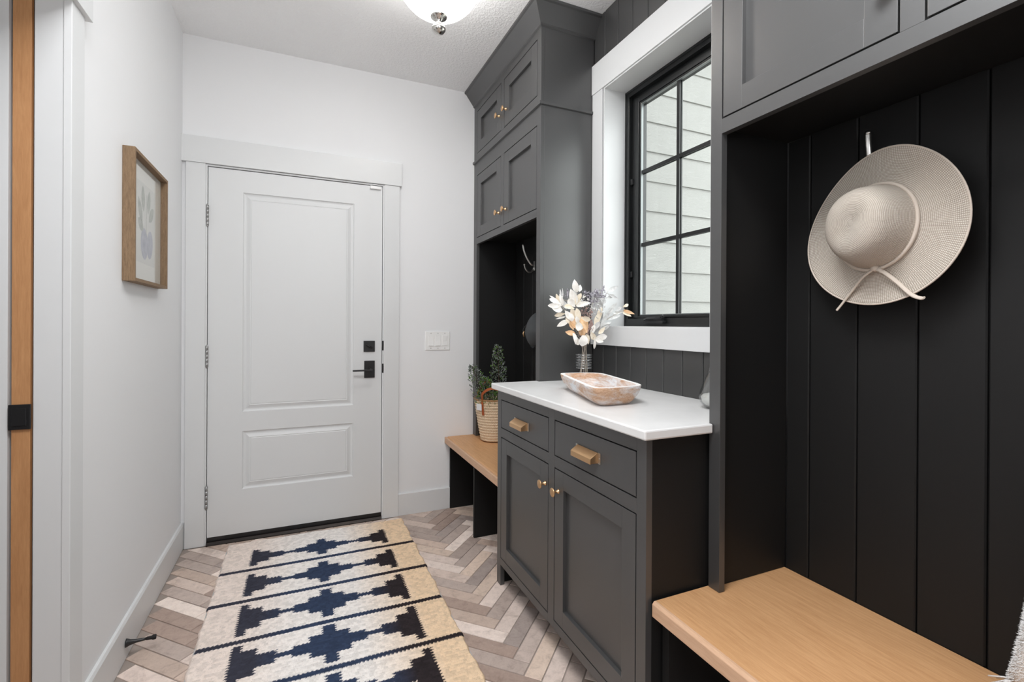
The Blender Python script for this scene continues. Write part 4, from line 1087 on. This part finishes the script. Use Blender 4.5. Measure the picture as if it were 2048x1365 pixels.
# ---- coat hooks
def coat_hook(y, z, label, xw, dp=1.0):
    t = thing('coat_hook', (xw, y, z), label, 'hook')
    bm = nb(); box(bm, xw - .0045, xw - .0003, y - .010, y + .010, z - .030, z + .030); obj('wall_plate', bm, NICK, t, .0015)
    up = curve_pts([(xw - .004, y, z + .004), (xw - .024 * dp, y, z + .010), (xw - .050 * dp, y, z + .044), (xw - .071 * dp, y, z + .088), (xw - .080 * dp, y, z + .126)], 8)
    bm = nb(); rows = []
    tube(bm, up, [.0050] * len(up), 10, flat=1.5); lathe(bm, [(.0, -.0075), (.005, -.0055), (.0072, 0), (.005, .0055), (.0, .0075)], up[-1], (0, 1, 0), 14, False)
    obj('upper_prong', bm, NICK, t)
    lo = curve_pts([(xw - .004, y, z - .010), (xw - .012 * dp, y, z - .030), (xw - .036 * dp, y, z - .042), (xw - .060 * dp, y, z - .024), (xw - .070 * dp, y, z + .004)], 8)
    bm = nb(); tube(bm, lo, [.0046] * len(lo), 10, flat=1.2); lathe(bm, [(.0, -.007), (.005, -.005), (.0068, 0), (.005, .005), (.0, .007)], lo[-1], (0, 1, 0), 14, False)
    obj('lower_prong', bm, NICK, t)
    return t
coat_hook(2.700, 1.573, 'silver double coat hook high inside the far locker niche', XR - .0162)
coat_hook(.755, 1.573, 'silver double coat hook behind the sun hat', XR - .0003, .42)

# ---- sun hat
def sun_hat():
    ctr = Vector((1.2950, .7150, 1.4470))
    t = thing('sun_hat', (1.29, .715, 1.26), 'wide-brimmed woven straw sun hat hanging in the right locker', 'hat')
    ax = Vector((-1, .10, .06)).normalized()      # out of the wall
    e1 = Vector((0, 1, 0)); e1 = (e1 - e1.dot(ax) * ax).normalized(); e2 = ax.cross(e1) * -1
    if e2.z < 0: e2 = -e2
    prof = []
    # from brim edge inward, then up the crown: (radius, height)
    for i in range(15):
        s_ = i / 14; r = .190 - s_ * (.190 - .100); prof.append((r, .006 * (s_ ** 2) - .004 * math.sin(s_ * math.pi)))
    prof += [(.0975, .010), (.0955, .018), (.0925, .034), (.0885, .052), (.0835, .070), (.0770, .084), (.0690, .0935), (.0590, .0990), (.0470, .1020), (.0340, .1030), (.0200, .1030), (.0070, .1030)]
    seg = 96; bm = nb(); uvl = bm.loops.layers.uv.verify(); rings = []
    arc = [0]
    for i in range(1, len(prof)): arc.append(arc[-1] + math.hypot(prof[i][0] - prof[i - 1][0], prof[i][1] - prof[i - 1][1]))
    for r, h in prof:
        rg = []
        for k in range(seg):
            th = 2 * math.pi * k / seg
            b = max(0, (r - .10) / .09)
            hh = h + b * (.012 * math.cos(2 * (th - 2.2)) + .010 * math.cos(th - math.pi) + .004 * math.cos(3 * th + .6)) 
            rr_ = r * (1 + b * (.020 * math.cos(th - .45) + .008 * math.cos(2 * (th - .2)) + .008))
            if r < .1: rr_ = r * (1 - .045 * math.cos(2 * th)); 
            tilt = 0
            if h > .06:
                du = r * math.cos(th - 2.35); dv = r * math.sin(th - 2.35)
                hh = h - .013 * math.exp(-(dv / .022) ** 2 - ((du + .01) / .05) ** 2) - .10 * max(0, -du) * (h - .06) / .04
            rg.append(bm.verts.new(ctr + e1 * (rr_ * math.cos(th)) + e2 * (rr_ * math.sin(th)) + ax * hh))
        rings.append(rg)
    edge_pts = [v_.co.copy() for v_ in rings[0]]
    for i in range(len(rings) - 1):
        for k in range(seg):
            f = bm.faces.new((rings[i][k], rings[i][(k + 1) % seg], rings[i + 1][(k + 1) % seg], rings[i + 1][k])); f.smooth = True
            for lp, (uu, vv) in zip(f.loops, ((k, i), (k + 1, i), (k + 1, i + 1), (k, i + 1))):
                lp[uvl].uv = (uu / seg * 1.45, arc[vv] * 3.36)
    cf = bm.faces.new(rings[-1])
    for k_i, lp in enumerate(cf.loops): lp[uvl].uv = (k_i / seg * 1.45, arc[-1] * 3.36)
    body = obj('straw_body', bm, STRAWHAT, t)
    md = body.modifiers.new('th', 'SOLIDIFY'); md.thickness = .0022; md.offset = 0
    # edge binding
    bm = nb(); tube(bm, edge_pts, .0022, 6, closed=True)
    obj('brim_edge', bm, HATBAND, t)
    def P_(u, v_, h): return ctr + e1 * u + e2 * v_ + ax * h
    bm = nb(); n = 72
    tube(bm, [P_(.1005 * (1 - .045 * math.cos(4 * math.pi * k / n)) * math.cos(2 * math.pi * k / n), .1005 * (1 - .045 * math.cos(4 * math.pi * k / n)) * math.sin(2 * math.pi * k / n), .013) for k in range(n)], .0042, 8, closed=True)
    obj('hat_band', bm, HATBAND, t, label='thin braided cord band')
    ka = math.radians(-95); kx, kz = .103 * math.cos(ka), .103 * math.sin(ka)
    bm = nb(); lathe(bm, [(.0, -.009), (.006, -.007), (.0085, 0), (.006, .007), (.0, .009)], P_(kx, kz, .017), ax.cross(e2), 14, False)
    obj('knot', bm, HATBAND, t)
    for pts_ in ([(kx, kz, .018), (kx + .030, kz - .020, .016), (kx + .062, kz - .052, .008), (kx + .092, kz - .088, .006), (kx + .100, kz - .099, .008)],
                 [(kx, kz, .018), (kx - .022, kz - .012, .018), (kx - .048, kz - .038, .010), (kx - .078, kz - .068, .010), (kx - .100, kz - .078, .014), (kx - .108, kz - .078, .016)]):
        bm = nb(); pts = curve_pts([P_(*q) for q in pts_], 6); tube(bm, pts, [.0052] * (len(pts) - 1) + [.004], 8, flat=.5)
        obj('cord_tie', bm, HATBAND, t)
sun_hat()

# ---- grey cap hanging in the far niche
cp = thing('baseball_cap', (1.29, 2.64, 1.07), 'heather grey cap hanging low inside the far locker niche', 'cap')
bm = nb(); ctr = Vector((1.338, 2.655, 1.172)); seg = 32; rings = []
for i in range(10):
    a = math.radians(i * 10); r = .080 * math.cos(a); h = .074 * math.sin(a)
    dia = lambda q: (abs(math.cos(q)) ** 1.45 + abs(math.sin(q)) ** 1.45) ** (-1 / 1.45)
    rings.append([bm.verts.new(ctr + Vector((-h, r * 1.0 * dia(2 * math.pi * k / seg) * math.cos(2 * math.pi * k / seg), r * 1.35 * dia(2 * math.pi * k / seg) * math.sin(2 * math.pi * k / seg) - h * .2))) for k in range(seg)])
for i in range(9):
    for k in range(seg):
        f = bm.faces.new((rings[i][k], rings[i][(k + 1) % seg], rings[i + 1][(k + 1) % seg], rings[i + 1][k])); f.smooth = True
obj('crown', bm, CAPF, cp)
bm = nb(); rows = []
for i in range(9):
    a = math.radians(200 + i * 17.5); p0 = ctr + Vector((-.004, .076 * math.cos(a), .09 * math.sin(a)))
    out = .022 * math.sin(math.pi * i / 8)
    p1 = p0 + Vector((-.018 - out * .3, 0, -out)); rows.append((p0, p1))
vv = [[bm.verts.new(p0), bm.verts.new(p1), bm.verts.new(p1 + Vector((-.003, 0, -.001))), bm.verts.new(p0 + Vector((-.004, 0, 0)))] for p0, p1 in rows]
for i in range(8):
    for k in range(4): bm.faces.new((vv[i][k], vv[i][(k + 1) % 4], vv[i + 1][(k + 1) % 4], vv[i + 1][k]))
obj('visor', bm, CAPF, cp)
bm = nb(); tube(bm, curve_pts([(1.290, 2.665, 1.215), (1.268, 2.690, 1.185), (1.264, 2.700, 1.160), (1.268, 2.700, 1.130)], 6), .0045, 6); obj('back_strap', bm, BLK, cp, label='dark adjusting strap')
bm = nb(); lathe(bm, [(.0, -.004), (.0095, -.004), (.0095, -.002), (.0, -.002)], (1.268, 2.672, 1.150), (-1, 0, 0), 8)
tube(bm, [(1.268, 2.690, 1.165), (1.262, 2.692, 1.150), (1.266, 2.690, 1.128)], [.003, .0055, .003], 8)
obj('buckle', bm, BRASS, cp, label='small gold buckle')

# ---- plush pillow with tassel at the right edge
def pillow():
    t = thing('pillow', (1.26, .215, .468), 'white plush pillow with a tassel at the far right of the bench', 'pillow')
    c = Vector((1.268, .208, .724)); hw, hh, th = .240, .232, .070
    bm = nb(); n = 26; G = {}
    ax_u = Vector((0, .9967, .081)); ax_v = Vector((.03, -.081, .9963)); ax_n = Vector((-.9995, .004, .03))
    for sgn in (1, -1):
        for i in range(n + 1):
            for j in range(n + 1):
                u = -1 + 2 * i / n; v_ = -1 + 2 * j / n
                e_ = (1 - abs(u) ** 2.6) * (1 - abs(v_) ** 2.6); hgt = th * max(e_, 0) ** .55
                pin = 1 - .07 * (1 - abs(v_) ** 2) * abs(u) ** 3; piv = 1 - .07 * (1 - abs(u) ** 2) * abs(v_) ** 3
                if sgn == -1 and (i in (0, n) or j in (0, n)): G[sgn, i, j] = G[1, i, j]; continue
                G[sgn, i, j] = bm.verts.new(c + ax_u * (hw * u * pin) + ax_v * (hh * v_ * piv) + ax_n * (hgt * sgn))
    for sgn in (1, -1):
        for i in range(n):
            for j in range(n):
                q = (G[sgn, i, j], G[sgn, i + 1, j], G[sgn, i + 1, j + 1], G[sgn, i, j + 1])
                try:
                    f = bm.faces.new(q if sgn == 1 else q[::-1]); f.smooth = True
                except ValueError: pass
    bm.verts.index_update(); cov = [(v_.co.copy(), v_.normal.copy()) for v_ in bm.verts]
    obj('cushion_body', bm, FUR, t)
    # short pile as thin blades
    bm = nb(); 
    for _ in range(9000):
        u = rnd.uniform(-1, 1); v_ = rnd.uniform(-1, 1); sgn = rnd.choice((1, 1, -1))
        if rnd.random() < .35: u = 1 - abs(rnd.gauss(0, .05))
        u = max(-1, min(1, u))
        e_ = (1 - abs(u) ** 2.6) * (1 - abs(v_) ** 2.6); hgt = th * max(e_, 0) ** .55
        pin = 1 - .07 * (1 - abs(v_) ** 2) * abs(u) ** 3; piv = 1 - .07 * (1 - abs(u) ** 2) * abs(v_) ** 3
        p_ = c + ax_u * (hw * u * pin) + ax_v * (hh * v_ * piv) + ax_n * (hgt * sgn)
        nn = (ax_n * sgn * (1.2 - abs(u)) + ax_u * u ** 3 * 1.1 + ax_v * v_ ** 3 + Vector((rnd.gauss(0, .3), rnd.gauss(0, .3), rnd.gauss(-.15, .3)))).normalized()
        sd = nn.orthogonal().normalized() * .0006; l = rnd.uniform(.003, .006)
        bm.faces.new((bm.verts.new(p_ - sd), bm.verts.new(p_ + sd), bm.verts.new(p_ + nn * l)))
    o = obj('plush_pile', bm, FUR, t); o['kind'] = 'stuff'
    for (cu, cv) in ((1, -1),):
        p0 = c + ax_u * (hw * cu * .93) + ax_v * (hh * cv * .93); p0.z = max(p0.z, .474)
        bm = nb()
        for i in range(22):
            a = Vector((rnd.uniform(-.35, .35), cu * rnd.uniform(.5, 1.0), rnd.uniform(-.75, -.25) if cv < 0 else rnd.uniform(-.9, -.3))).normalized()
            e1_ = p0 + a * .020; e2_ = p0 + a * .042; e2_.z = max(e2_.z - .004, .4705); e1_.z = max(e1_.z, .471)
            tube(bm, [p0, e1_, e2_], [.0012, .0013, .0009], 5)
        obj('tassel', bm, FUR, t)
pillow()
